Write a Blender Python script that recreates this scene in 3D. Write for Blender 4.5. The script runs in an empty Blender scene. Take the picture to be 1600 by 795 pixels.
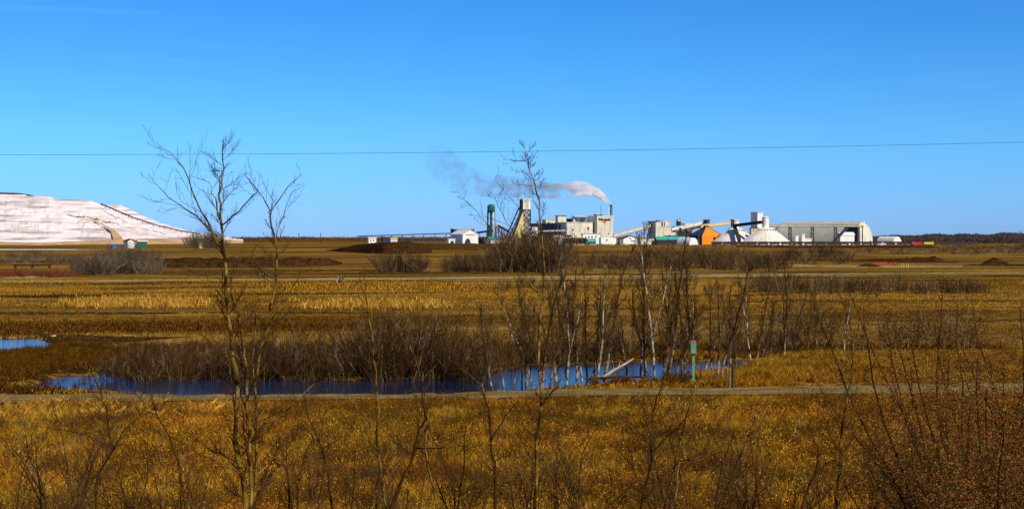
import bpy, bmesh, math, random
import numpy as np
from mathutils import Vector, Matrix
PI = math.pi
SC = bpy.context.scene
COL = SC.collection

# ------------------------------------------------------------------ camera
F = 2198.0            # focal length in photo pixels (1600 wide)
CAMZ = 10.0
PITCH = math.atan(26.5 / F)
cd = bpy.data.cameras.new('camera')
cam = bpy.data.objects.new('camera', cd); COL.objects.link(cam)
cam.location = (0, 0, CAMZ)
cam.rotation_euler = (PI / 2 - PITCH, 0, 0)
cd.sensor_width = 36.0
cd.lens = 36.0 * F / 1600.0
cd.clip_start = 0.5; cd.clip_end = 120000
SC.camera = cam
# ------------------------------------------------------------------ world and sun
SUN_AZ = math.radians(139); SUN_EL = math.radians(39)
w = bpy.data.worlds.new('World'); SC.world = w; w.use_nodes = True
nt = w.node_tree; N = nt.nodes; L = nt.links
N.clear()
sky = N.new('ShaderNodeTexSky'); sky.sky_type = 'NISHITA'; sky.sun_disc = False
sky.sun_elevation = SUN_EL; sky.sun_rotation = SUN_AZ
sky.altitude = 500; sky.air_density = 1.0; sky.dust_density = 0.15; sky.ozone_density = 3.0
hs = N.new('ShaderNodeHueSaturation'); hs.inputs['Saturation'].default_value = 1.25
hs.inputs['Value'].default_value = 1.0
tint = N.new('ShaderNodeMix'); tint.data_type = 'RGBA'; tint.blend_type = 'MULTIPLY'; tint.inputs[0].default_value = 1.0
# deeper, bluer air near the horizon (changes with elevation only, all round)
tcg = N.new('ShaderNodeTexCoord'); sx_ = N.new('ShaderNodeSeparateXYZ'); ramp = N.new('ShaderNodeValToRGB')
L.new(tcg.outputs['Generated'], sx_.inputs[0]); L.new(sx_.outputs['Z'], ramp.inputs[0])
ramp.color_ramp.elements[0].position = 0.0; ramp.color_ramp.elements[0].color = (0.335, 0.655, 1.72, 1)
ramp.color_ramp.elements[1].position = 1.0; ramp.color_ramp.elements[1].color = (0.10, 0.34, 0.80, 1)
_e = ramp.color_ramp.elements.new(0.35); _e.color = (0.22, 0.80, 1.24, 1)
_e = ramp.color_ramp.elements.new(0.075); _e.color = (0.355, 0.83, 1.40, 1)
L.new(ramp.outputs[0], tint.inputs[7])
# thin high cirrus streaks: a faint noise on the sky direction
tc = N.new('ShaderNodeTexCoord')
mp = N.new('ShaderNodeMapping'); mp.inputs['Scale'].default_value = (3.0, 3.0, 60.0); mp.inputs['Rotation'].default_value = (0, 0.02, 0)
nz = N.new('ShaderNodeTexNoise'); nz.inputs['Scale'].default_value = 1.6; nz.inputs['Detail'].default_value = 5
cr = N.new('ShaderNodeValToRGB'); cr.color_ramp.elements[0].position = 0.6; cr.color_ramp.elements[1].position = 0.9
cr.color_ramp.elements[0].color = (0, 0, 0, 1); cr.color_ramp.elements[1].color = (0.22, 0.22, 0.22, 1)
mixc = N.new('ShaderNodeMix'); mixc.data_type = 'RGBA'
mixc.inputs[7].default_value = (3.0, 6.0, 9.5, 1)
bg = N.new('ShaderNodeBackground'); bg.inputs['Strength'].default_value = 0.10
out = N.new('ShaderNodeOutputWorld')
L.new(sky.outputs[0], hs.inputs['Color']); L.new(hs.outputs[0], tint.inputs[6])
L.new(tc.outputs['Generated'], mp.inputs[0]); L.new(mp.outputs[0], nz.inputs['Vector']); L.new(nz.outputs[0], cr.inputs[0])
L.new(cr.outputs[0], mixc.inputs[0]); L.new(tint.outputs[2], mixc.inputs[6])
L.new(mixc.outputs[2], bg.inputs[0]); L.new(bg.outputs[0], out.inputs[0])
sd = bpy.data.lights.new('sun', 'SUN'); sd.energy = 4.8; sd.angle = math.radians(0.5); sd.color = (1.0, 0.90, 0.72)
sun = bpy.data.objects.new('sun', sd); COL.objects.link(sun)
sv = Vector((math.sin(SUN_AZ) * math.cos(SUN_EL), math.cos(SUN_AZ) * math.cos(SUN_EL), math.sin(SUN_EL)))
sun.rotation_euler = sv.to_track_quat('Z', 'Y').to_euler()
sun.location = (60, -60, 80)
SC.view_settings.view_transform = 'Standard'; SC.view_settings.look = 'None'
SC.view_settings.exposure = 0.0; SC.view_settings.gamma = 1.0
SC.render.engine = 'CYCLES'
SC.render.resolution_x = 1024; SC.render.resolution_y = 508

# ------------------------------------------------------------------ mapping photo pixel -> world
cp, sp_ = math.cos(PITCH), math.sin(PITCH)
def W(px, py, d):
    u = (px - 800.0) / F; v = (397.5 - py) / F
    y = cp + sp_ * v; z = -sp_ + cp * v
    return Vector((u / y * d, d, CAMZ + z / y * d))
def GD(py, z=0.0):
    v = (397.5 - py) / F
    y = cp + sp_ * v; zz = -sp_ + cp * v
    return (z - CAMZ) * y / zz
def G(px, py, z=0.0):
    return W(px, py, GD(py, z))
def mpp(d): return d / F

# ------------------------------------------------------------------ materials
def new_mat(name):
    m = bpy.data.materials.new(name); m.use_nodes = True
    n = m.node_tree.nodes; l = m.node_tree.links
    b = n['Principled BSDF']
    return m, n, l, b
def mat(name, col, rough=0.85, var=0.25, scale=1.0, bump=0.0, col2=None, stretch=(1, 1, 1), spec=0.2, detail=6, metal=0.0, lo=0.35, hi=0.65):
    m, n, l, b = new_mat(name)
    b.inputs['Roughness'].default_value = rough
    b.inputs['Specular IOR Level'].default_value = 0.0 if rough > .84 else spec
    b.inputs['Metallic'].default_value = metal
    t = n.new('ShaderNodeTexCoord'); mpn = n.new('ShaderNodeMapping'); mpn.inputs['Scale'].default_value = stretch
    no = n.new('ShaderNodeTexNoise'); no.inputs['Scale'].default_value = scale; no.inputs['Detail'].default_value = detail
    r = n.new('ShaderNodeValToRGB')
    c1 = tuple(max(0, c * (1 - var)) for c in col) if col2 is None else col
    c2 = tuple(min(1, c * (1 + var)) for c in col) if col2 is None else col2
    r.color_ramp.elements[0].position = lo; r.color_ramp.elements[0].color = (*c1, 1)
    r.color_ramp.elements[1].position = hi; r.color_ramp.elements[1].color = (*c2, 1)
    l.new(t.outputs['Object'], mpn.inputs[0]); l.new(mpn.outputs[0], no.inputs['Vector'])
    l.new(no.outputs[0], r.inputs[0]); l.new(r.outputs[0], b.inputs['Base Color'])
    if bump:
        bp = n.new('ShaderNodeBump'); bp.inputs['Strength'].default_value = 0.8; bp.inputs['Distance'].default_value = bump
        l.new(no.outputs[0], bp.inputs['Height']); l.new(bp.outputs[0], b.inputs['Normal'])
    return m
def attr_mat(name, rough=0.8, trans=0.0):
    m, n, l, b = new_mat(name)
    a = n.new('ShaderNodeAttribute'); a.attribute_name = 'Col'
    l.new(a.outputs['Color'], b.inputs['Base Color'])
    b.inputs['Roughness'].default_value = rough; b.inputs['Specular IOR Level'].default_value = 0.0
    if trans:
        tr = n.new('ShaderNodeBsdfTranslucent'); mx = n.new('ShaderNodeMixShader'); mx.inputs[0].default_value = trans
        l.new(a.outputs['Color'], tr.inputs['Color'])
        o = n['Material Output']
        l.new(b.outputs[0], mx.inputs[1]); l.new(tr.outputs[0], mx.inputs[2]); l.new(mx.outputs[0], o.inputs['Surface'])
    return m

M = {}
M['white'] = mat('white_cladding', (0.80, 0.77, 0.70), 0.6, 0.10, 0.12, detail=8)
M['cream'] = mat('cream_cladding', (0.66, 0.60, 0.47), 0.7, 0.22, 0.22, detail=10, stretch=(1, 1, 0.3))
M['paleyellow'] = mat('pale_yellow_cladding', (0.72, 0.58, 0.24), 0.7, 0.08, 0.15)
M['grey'] = mat('grey_cladding', (0.42, 0.42, 0.38), 0.7, 0.15, 0.15)
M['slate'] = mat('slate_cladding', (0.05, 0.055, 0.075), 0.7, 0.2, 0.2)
M['navy'] = mat('dark_blue_shade_cladding', (0.028, 0.038, 0.085), 0.6, 0.3, 0.15)  # blue base, darkened to stand in for shade on left faces
M['dark'] = mat('dark_steel', (0.03, 0.028, 0.035), 0.6, 0.3, 0.5)
M['opening'] = mat('dark_opening', (0.012, 0.012, 0.014), 0.4, 0.2, 0.5)
M['green'] = mat('dark_green_paint', (0.012, 0.11, 0.085), 0.4, 0.2, 0.3, spec=0.4)
M['teal'] = mat('teal_roof', (0.03, 0.32, 0.24), 0.5, 0.15, 0.3)
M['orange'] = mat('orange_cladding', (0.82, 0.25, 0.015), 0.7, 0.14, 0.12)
M['tan_dome'] = mat('pale_dome_cladding', (0.82, 0.73, 0.60), 0.6, 0.13, 0.08, detail=8)
M['dome_shade'] = mat('long_dome_shaded_side', (0.37, 0.38, 0.30), 0.7, 0.12, 0.07, detail=8)  # grey holds the long side's shade in its colour; the lit end is beige
M['conveyor'] = mat('conveyor_gallery_cladding', (0.64, 0.56, 0.42), 0.65, 0.14, 0.2)
M['red'] = mat('red_paint', (0.70, 0.03, 0.015), 0.5, 0.15, 0.4)
M['yellow'] = mat('yellow_paint', (0.75, 0.55, 0.03), 0.5, 0.12, 0.4)
M['lime'] = mat('bright_green_paint', (0.15, 0.72, 0.02), 0.4, 0.1, 0.3)
M['blue'] = mat('blue_paint', (0.04, 0.16, 0.55), 0.5, 0.15, 0.4)
M['carwhite'] = mat('white_car_paint', (0.78, 0.78, 0.78), 0.25, 0.05, 0.3, spec=0.5)
M['cardark'] = mat('dark_car_paint', (0.05, 0.06, 0.09), 0.25, 0.2, 0.3, spec=0.5)
M['tyre'] = mat('tyre_rubber', (0.02, 0.02, 0.02), 0.9, 0.2, 3)
M['glass'] = mat('window_glass', (0.02, 0.03, 0.04), 0.08, 0.2, 1, spec=0.6)
M['railcar'] = mat('dark_hopper_paint', (0.045, 0.03, 0.032), 0.7, 0.4, 0.4)
M['salt'] = mat('salt_tailings', (0.36, 0.31, 0.26), 0.85, 0.3, 0.03, col2=(0.86, 0.74, 0.70), stretch=(0.5, 0.2, 6), detail=15, bump=2.0, lo=0.34, hi=0.52)
M['tan_dirt'] = mat('tan_dirt', (0.52, 0.33, 0.17), 0.9, 0.22, 0.03, detail=10)
M['dark_soil'] = mat('dark_soil', (0.026, 0.010, 0.003), 0.95, 0.5, 0.6, col2=(0.072, 0.034, 0.011), detail=12, bump=0.25)
M['rust_soil'] = mat('rust_soil', (0.06, 0.027, 0.006), 0.95, 0.5, 0.3, col2=(0.13, 0.066, 0.014), detail=12, bump=0.2)
M['road'] = mat('gravel_road', (0.14, 0.090, 0.028), 0.95, 0.3, 0.9, col2=(0.27, 0.190, 0.072), detail=14, bump=0.02, stretch=(0.35, 1, 1))
M['track'] = mat('pale_track', (0.20, 0.13, 0.035), 0.95, 0.3, 0.3, col2=(0.46, 0.35, 0.14), detail=12, stretch=(0.2, 1, 1))
M['reed_ground'] = mat('golden_stubble', (0.16, 0.085, 0.010), 0.95, 0.3, 0.5, col2=(0.34, 0.21, 0.035), detail=12, stretch=(0.5, 1, 1))
M['bark_pale'] = mat('pale_bark', (0.10, 0.06, 0.03), 0.85, 0.3, 2.2, col2=(0.50, 0.42, 0.30), detail=10, stretch=(1, 1, 0.9), lo=0.40, hi=0.58)
def foot_bark():
    m = mat('pale_foot_bark', (0.11, 0.07, 0.03), 0.85, 0.3, 2.2, col2=(0.56, 0.48, 0.35), detail=12, lo=0.44, hi=0.60)
    n = m.node_tree.nodes; l = m.node_tree.links; b = n['Principled BSDF']
    rp = [x for x in n if x.type == 'VALTORGB'][0]; t = [x for x in n if x.type == 'TEX_COORD'][0]; no = [x for x in n if x.type == 'TEX_NOISE'][0]
    sp = n.new('ShaderNodeSeparateXYZ'); l.new(t.outputs['Object'], sp.inputs[0])
    ad = n.new('ShaderNodeMath'); ad.operation = 'MULTIPLY_ADD'; ad.inputs[1].default_value = 5.0; l.new(no.outputs[0], ad.inputs[0]); l.new(sp.outputs['Z'], ad.inputs[2])
    mr = n.new('ShaderNodeMapRange'); mr.inputs['From Min'].default_value = 3.2; mr.inputs['From Max'].default_value = 5.6; l.new(ad.outputs[0], mr.inputs['Value'])
    mx = n.new('ShaderNodeMix'); mx.data_type = 'RGBA'; mx.inputs[7].default_value = (0.055, 0.028, 0.011, 1)
    l.new(mr.outputs[0], mx.inputs[0]); l.new(rp.outputs[0], mx.inputs[6]); l.new(mx.outputs[2], b.inputs['Base Color'])
    return m
M['bark_foot'] = foot_bark()
M['bark_dark'] = mat('dark_bark', (0.028, 0.012, 0.004), 0.9, 0.3, 3.0, col2=(0.09, 0.042, 0.012), detail=10)
M['bark_olive'] = mat('olive_bark', (0.035, 0.017, 0.003), 0.85, 0.3, 5.0, col2=(0.30, 0.20, 0.04), detail=12, stretch=(1, 1, 0.9), lo=0.42, hi=0.66, bump=0.01)
M['twig'] = mat('bare_twigs', (0.028, 0.013, 0.005), 0.9, 0.3, 1.5, col2=(0.10, 0.052, 0.018))
M['twig_far'] = mat('far_twigs', (0.050, 0.026, 0.011), 0.9, 0.3, 0.3, col2=(0.125, 0.072, 0.030))
M['twig_grey'] = mat('grey_twigs', (0.07, 0.048, 0.032), 0.9, 0.3, 0.3, col2=(0.15, 0.11, 0.07))
M['twig_red'] = mat('red_twigs', (0.13, 0.018, 0.010), 0.9, 0.3, 0.3, col2=(0.22, 0.04, 0.02))
M['stem_lit'] = mat('sunlit_stem_tone', (0.16, 0.10, 0.045), 0.9, 0.3, 2.0, col2=(0.36, 0.26, 0.14))  # paler tone painted on some shrub stems to read as sunlit twigs
M['twig_dark'] = mat('dark_tree_twigs', (0.040, 0.020, 0.008), 0.9, 0.3, 1.0, col2=(0.13, 0.075, 0.030))
M['wood_post'] = mat('weathered_post', (0.07, 0.05, 0.03), 0.9, 0.4, 6, stretch=(1, 1, 0.2))
M['pale_wood'] = mat('bleached_wood', (0.34, 0.27, 0.17), 0.9, 0.3, 5, stretch=(1, 1, 0.3))
M['marker_green'] = mat('faded_green_paint', (0.12, 0.27, 0.14), 0.6, 0.2, 3)
M['wire'] = mat('wire_metal', (0.12, 0.17, 0.22), 0.5, 0.1, 1)
M['leaf'] = attr_mat('dry_leaf', 0.8, 0.15)
M['blade'] = attr_mat('dry_grass_blade', 0.8, 0.15)

def water_mat():
    m, n, l, b = new_mat('pond_water')
    b.inputs['Base Color'].default_value = (0.004, 0.016, 0.05, 1)
    b.inputs['Roughness'].default_value = 0.06
    b.inputs['IOR'].default_value = 1.333
    b.inputs['Specular IOR Level'].default_value = 0.5
    b.inputs['Specular Tint'].default_value = (0.10, 0.36, 0.9, 1)
    t = n.new('ShaderNodeTexCoord'); mpn = n.new('ShaderNodeMapping'); mpn.inputs['Scale'].default_value = (1.0, 2.2, 1)
    no = n.new('ShaderNodeTexNoise'); no.inputs['Scale'].default_value = 2.0; no.inputs['Detail'].default_value = 4
    bp = n.new('ShaderNodeBump'); bp.inputs['Strength'].default_value = 0.5; bp.inputs['Distance'].default_value = 0.05
    l.new(t.outputs['Object'], mpn.inputs[0]); l.new(mpn.outputs[0], no.inputs['Vector'])
    l.new(no.outputs[0], bp.inputs['Height']); l.new(bp.outputs[0], b.inputs['Normal'])
    return m
M['water'] = water_mat()

def ground_mat():
    m, n, l, b = new_mat('prairie_ground')
    b.inputs['Roughness'].default_value = 0.95; b.inputs['Specular IOR Level'].default_value = 0.0
    t = n.new('ShaderNodeTexCoord')
    def noise(scale, stretch, detail, loc=(0, 0, 0)):
        mpn = n.new('ShaderNodeMapping'); mpn.inputs['Scale'].default_value = stretch; mpn.inputs['Location'].default_value = loc
        no = n.new('ShaderNodeTexNoise'); no.inputs['Scale'].default_value = scale; no.inputs['Detail'].default_value = detail
        l.new(t.outputs['Object'], mpn.inputs[0]); l.new(mpn.outputs[0], no.inputs['Vector'])
        return no
    a = noise(0.05, (0.3, 1.0, 1), 8); c = noise(1.2, (0.6, 1, 1), 12); e = noise(0.004, (0.5, 1.4, 1), 8, (3, 7, 0))
    r1 = n.new('ShaderNodeValToRGB')
    els = r1.color_ramp.elements
    els[0].position = 0.40; els[0].color = (0.050, 0.024, 0.006, 1)
    els[1].position = 0.62; els[1].color = (0.46, 0.29, 0.065, 1)
    x = els.new(0.465); x.color = (0.13, 0.068, 0.011, 1)
    x = els.new(0.53); x.color = (0.27, 0.158, 0.027, 1)
    ad = n.new('ShaderNodeMath'); ad.operation = 'MULTIPLY_ADD'; ad.inputs[1].default_value = 0.42
    m2 = n.new('ShaderNodeMath'); m2.operation = 'MULTIPLY_ADD'; m2.inputs[1].default_value = 0.38
    m3 = n.new('ShaderNodeMath'); m3.operation = 'MULTIPLY'; m3.inputs[1].default_value = 0.20
    l.new(e.outputs[0], m3.inputs[0])
    l.new(a.outputs[0], m2.inputs[0]); l.new(m3.outputs[0], m2.inputs[2])
    l.new(c.outputs[0], ad.inputs[0]); l.new(m2.outputs[0], ad.inputs[2])
    l.new(ad.outputs[0], r1.inputs[0])
    f = noise(7.0, (1, 1, 1), 6); rf = n.new('ShaderNodeValToRGB')
    rf.color_ramp.elements[0].position = .38; rf.color_ramp.elements[0].color = (.32, .25, .22, 1); rf.color_ramp.elements[1].position = .62; rf.color_ramp.elements[1].color = (1.45, 1.45, 1.45, 1)
    g = noise(0.022, (0.35, 1.2, 1), 6, (11, 5, 0)); rg_ = n.new('ShaderNodeValToRGB')
    rg_.color_ramp.elements[0].position = .40; rg_.color_ramp.elements[0].color = (.78, .80, 1.1, 1); rg_.color_ramp.elements[1].position = .60; rg_.color_ramp.elements[1].color = (1.15, 1.1, .9, 1)
    k1 = n.new('ShaderNodeMix'); k1.data_type = 'RGBA'; k1.blend_type = 'MULTIPLY'; k1.inputs[0].default_value = 1
    k2 = n.new('ShaderNodeMix'); k2.data_type = 'RGBA'; k2.blend_type = 'MULTIPLY'; k2.inputs[0].default_value = 1
    l.new(f.outputs[0], rf.inputs[0]); l.new(g.outputs[0], rg_.inputs[0])
    l.new(r1.outputs[0], k1.inputs[6]); l.new(rf.outputs[0], k1.inputs[7]); l.new(k1.outputs[2], k2.inputs[6]); l.new(rg_.outputs[0], k2.inputs[7])
    l.new(k2.outputs[2], b.inputs['Base Color'])
    bp = n.new('ShaderNodeBump'); bp.inputs['Strength'].default_value = 0.9; bp.inputs['Distance'].default_value = 0.12
    l.new(c.outputs[0], bp.inputs['Height']); l.new(bp.outputs[0], b.inputs['Normal'])
    return m
M['ground'] = ground_mat()

# ------------------------------------------------------------------ mesh helpers
class MB:
    def __init__(s): s.v = []; s.f = []
    def add(s, vs, fs):
        o = len(s.v); s.v.extend([tuple(a) for a in vs]); s.f.extend([tuple(i + o for i in f) for f in fs])
    def hexa(s, b, t):      # b,t: four bottom, four top points in order
        s.add(list(b) + list(t), [(3, 2, 1, 0), (4, 5, 6, 7), (0, 1, 5, 4), (1, 2, 6, 5), (2, 3, 7, 6), (3, 0, 4, 7)])
    def box(s, c, u, v, wv):  # centre and half vectors
        c, u, v, wv = map(Vector, (c, u, v, wv))
        b = [c - u - v - wv, c + u - v - wv, c + u + v - wv, c - u + v - wv]
        s.hexa(b, [p + 2 * wv for p in b])
    def bar(s, a, b, w_=0.5, h=None):
        a, b = Vector(a), Vector(b); d = (b - a); 
        if d.length < 1e-6: return
        dn = d.normalized(); ref = Vector((0, 0, 1)) if abs(dn.z) < 0.9 else Vector((0, 1, 0))
        u = dn.cross(ref).normalized() * (w_ / 2); v = u.cross(dn).normalized() * ((h or w_) / 2)
        s.box((a + b) / 2, u, v, d / 2)
    def tube(s, pts, rad, n=5, cap=True):
        vs = []; fs = []; prev = None
        for i, p in enumerate(pts):
            p = Vector(p)
            q = Vector(pts[min(i + 1, len(pts) - 1)]) - Vector(pts[max(i - 1, 0)])
            if q.length < 1e-9: q = Vector((0, 0, 1))
            q.normalize()
            if prev is None:
                ref = Vector((1, 0, 0)) if abs(q.x) < 0.8 else Vector((0, 1, 0))
                u = q.cross(ref).normalized()
            else:
                u = (prev - q * prev.dot(q)); u = u.normalized() if u.length > 1e-6 else q.orthogonal().normalized()
            prev = u; v = q.cross(u)
            r = rad[i] if hasattr(rad, '__len__') else rad
            for k in range(n):
                an = 2 * PI * k / n
                vs.append(p + (u * math.cos(an) + v * math.sin(an)) * r)
        for i in range(len(pts) - 1):
            for k in range(n):
                a = i * n + k; b = i * n + (k + 1) % n
                fs.append((a, b, b + n, a + n))
        if cap:
            fs.append(tuple(range((len(pts) - 1) * n, len(pts) * n))); fs.append(tuple(reversed(range(n))))
        s.add(vs, fs)
    def lathe(s, c, prof, n=24):   # profile list (r,z)
        c = Vector(c); vs = []; fs = []
        for r, z in prof:
            for k in range(n):
                an = 2 * PI * k / n
                vs.append((c.x + r * math.cos(an), c.y + r * math.sin(an), c.z + z))
        for i in range(len(prof) - 1):
            for k in range(n):
                a = i * n + k; b = i * n + (k + 1) % n
                fs.append((a, b, b + n, a + n))
        fs.append(tuple(range((len(prof) - 1) * n, len(prof) * n))); fs.append(tuple(reversed(range(n))))
        s.add(vs, fs)
    def prism(s, poly, ext):      # poly: list of 3D points, ext: extrusion vector
        poly = [Vector(p) for p in poly]; ext = Vector(ext); n = len(poly)
        s.add(poly + [p + ext for p in poly], [tuple(range(n)), tuple(reversed(range(n, 2 * n)))] + [(i, i + n, (i + 1) % n + n, (i + 1) % n) for i in range(n)])
    def mesh(s, name, m, org=(0, 0, 0), smooth=False):
        me = bpy.data.meshes.new(name)
        me.from_pydata([(a[0] - org[0], a[1] - org[1], a[2] - org[2]) for a in s.v], [], s.f)
        me.materials.append(m)
        if smooth:
            me.polygons.foreach_set('use_smooth', [True] * len(me.polygons))
        me.update()
        return me
    def build(s, name, m, parent=None, smooth=False, org=None):
        if org is None:
            if parent is not None:
                org = Vector((0, 0, 0)); p = parent
                while p is not None: org = org + p.location; p = p.parent
            else:
                a = np.array(s.v); org = Vector(((a[:, 0].min() + a[:, 0].max()) / 2, (a[:, 1].min() + a[:, 1].max()) / 2, a[:, 2].min()))
        me = s.mesh(name, m, org, smooth)
        o = bpy.data.objects.new(name, me); COL.objects.link(o)
        if parent is not None: o.parent = parent
        else: o.location = org
        return o
def tag(o, label=None, cat=None, group=None, kind=None):
    if label: o['label'] = label
    if cat: o['category'] = cat
    if group: o['group'] = group
    if kind: o['kind'] = kind
    return o
def thing(name, label, cat, loc=(0, 0, 0), group=None):
    o = bpy.data.objects.new(name, None); COL.objects.link(o); o.location = loc
    o.empty_display_size = 0.5
    return tag(o, label, cat, group)
def recalc(o):
    bm = bmesh.new(); bm.from_mesh(o.data); bmesh.ops.recalc_face_normals(bm, faces=bm.faces); bm.to_mesh(o.data); bm.free()
    return o
def np_mesh(name, V, Fq, m, cols=None):
    """V (n,3) array, Fq (k,3|4) faces, cols per vertex rgb"""
    me = bpy.data.meshes.new(name)
    k = Fq.shape[1]
    me.vertices.add(len(V)); me.vertices.foreach_set('co', V.astype(np.float32).ravel())
    me.loops.add(Fq.size); me.loops.foreach_set('vertex_index', Fq.astype(np.int32).ravel())
    me.polygons.add(len(Fq)); me.polygons.foreach_set('loop_start', np.arange(0, Fq.size, k, dtype=np.int32))
    me.polygons.foreach_set('loop_total', np.full(len(Fq), k, dtype=np.int32))
    me.update(calc_edges=True)
    if cols is not None:
        at = me.color_attributes.new('Col', 'FLOAT_COLOR', 'POINT')
        at.data.foreach_set('color', np.concatenate([cols, np.ones((len(cols), 1))], 1).astype(np.float32).ravel())
    me.materials.append(m)
    return me
def np_obj(name, me, parent=None):
    o = bpy.data.objects.new(name, me); COL.objects.link(o)
    if parent: o.parent = parent
    return o
WORDS = ['first', 'second', 'third', 'fourth', 'fifth', 'sixth', 'seventh', 'eighth', 'ninth', 'tenth', 'eleventh', 'twelfth', 'thirteenth',
         'fourteenth', 'fifteenth', 'sixteenth', 'seventeenth', 'eighteenth', 'nineteenth', 'twentieth']
def ordw(i):
    if i < 20: return WORDS[i]
    t, u = divmod(i + 1, 10)
    tens = {2: 'twenty', 3: 'thirty', 4: 'forty', 5: 'fifty', 6: 'sixty'}[t]
    return tens[:-1] + 'ieth' if u == 0 else tens + ' ' + WORDS[u - 1]

# ------------------------------------------------------------------ terrain
def vnoise(x, y, s, seed=0):
    """cheap smooth value noise on arrays"""
    x = np.asarray(x) / s + seed * 17.3; y = np.asarray(y) / s + seed * 9.1
    xi = np.floor(x); yi = np.floor(y); xf = x - xi; yf = y - yi
    def h(a, b):
        q = np.sin(a * 127.1 + b * 311.7 + seed * 3.7) * 43758.5453
        return q - np.floor(q)
    u = xf * xf * (3 - 2 * xf); v = yf * yf * (3 - 2 * yf)
    return (h(xi, yi) * (1 - u) + h(xi + 1, yi) * u) * (1 - v) + (h(xi, yi + 1) * (1 - u) + h(xi + 1, yi + 1) * u) * v
def poly_sd(X, Y, poly):
    """signed distance, negative inside"""
    P = np.array([(p[0], p[1]) for p in poly]); n = len(P)
    d = np.full(X.shape, 1e18); ins = np.zeros(X.shape, bool)
    for i in range(n):
        a = P[i]; b = P[(i + 1) % n]; e = b - a
        wx = X - a[0]; wy = Y - a[1]
        t = np.clip((wx * e[0] + wy * e[1]) / (e @ e), 0, 1)
        d = np.minimum(d, (wx - e[0] * t) ** 2 + (wy - e[1] * t) ** 2)
        c = ((a[1] > Y) != (b[1] > Y))
        xc = a[0] + (Y - a[1]) * e[0] / (e[1] if abs(e[1]) > 1e-9 else 1e-9)
        ins ^= c & (X < xc)
    return np.where(ins, -1, 1) * np.sqrt(d)
WZ = -0.22
pond_a_px = [(60, 583), (95, 577), (165, 575), (200, 584), (350, 586), (560, 589), (610, 589), (690, 583), (760, 574), (860, 566), (1000, 561), (1100, 559), (1250, 557),
             (1250, 563), (1180, 570), (1110, 583), (1000, 592), (900, 600), (820, 607), (700, 611), (500, 614), (300, 614), (150, 611), (70, 609), (40, 603)]
pond_b_px = [(-260, 526), (52, 525.5), (88, 534), (50, 543), (0, 549.5), (-260, 553)]
pond_a = [G(x, y) for x, y in pond_a_px]; pond_b = [G(x, y) for x, y in pond_b_px]
def terrain_z(X, Y):
    X = np.asarray(X, float); Y = np.asarray(Y, float)
    z = np.clip((50 - Y) * 0.145, 0, 7.2)
    z = z + (vnoise(X, Y, 9, 1) - 0.5) * 0.25 * np.clip((Y - 10) / 20, 0, 1) * np.clip((140 - Y) / 30, 0, 1) * 0.5
    # raised grassy bank to the right beyond the near road
    bx = np.clip((X - 14.5) / 8, 0, 1); by = np.clip((Y - 92.5) / 5, 0, 1) * np.clip((118 - Y) / 8, 0, 1)
    z = z + 0.55 * bx * by
    near = (Y > 60) & (Y < 220) & (np.abs(X) < 140)
    if near.any():
        Xn = X[near]; Yn = Y[near]
        nz_ = (vnoise(Xn, Yn, 2.2, 2) - 0.5) * 1.6 + (vnoise(Xn, Yn, 0.9, 3) - 0.5) * 0.8
        left = np.clip((-24 - Xn) / 4, 0, 1)
        da = poly_sd(Xn, Yn, pond_a) + nz_ * (0.8 + 2.0 * left) + 0.8 * left
        db = poly_sd(Xn, Yn, pond_b) + nz_ * 1.0
        dep = np.clip(-np.minimum(da, db) / 1.2 + 0.30, 0, 1)
        zz = z[near]
        # shallow banks all round the water
        bank = np.clip(1 - np.minimum(da, db) / 2.0, 0, 1)
        zz = zz * (1 - bank) - 0.12 * bank - 0.5 * dep
        z[near] = zz
    return z
def tz(x, y): return float(terrain_z(np.array([x]), np.array([y]))[0])
def axis(fine0, fine1, step, lo, hi, grow=1.22):
    a = list(np.arange(fine0, fine1 + 1e-6, step))
    s = step; x = a[-1]
    while x < hi: s *= grow; x += s; a.append(x)
    s = step; x = a[0]; b = []
    while x > lo: s *= grow; x -= s; b.append(x)
    return np.array(b[::-1] + a)
xs = axis(-48, 48, 0.5, -60000, 60000, 1.18)
ys = axis(84, 145, 0.45, -400, 90000, 1.12)
XX, YY = np.meshgrid(xs, ys)
ZZ = terrain_z(XX, YY)
nx, ny = len(xs), len(ys)
V = np.stack([XX.ravel(), YY.ravel(), ZZ.ravel()], 1)
ii = np.arange((ny - 1) * nx).reshape(ny - 1, nx)[:, :-1].ravel()
Fq = np.stack([ii, ii + 1, ii + nx + 1, ii + nx], 1)
me = np_mesh('ground', V, Fq, M['ground']); me.polygons.foreach_set('use_smooth', [True] * len(me.polygons))
tag(np_obj('ground', me), kind='structure')

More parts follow.
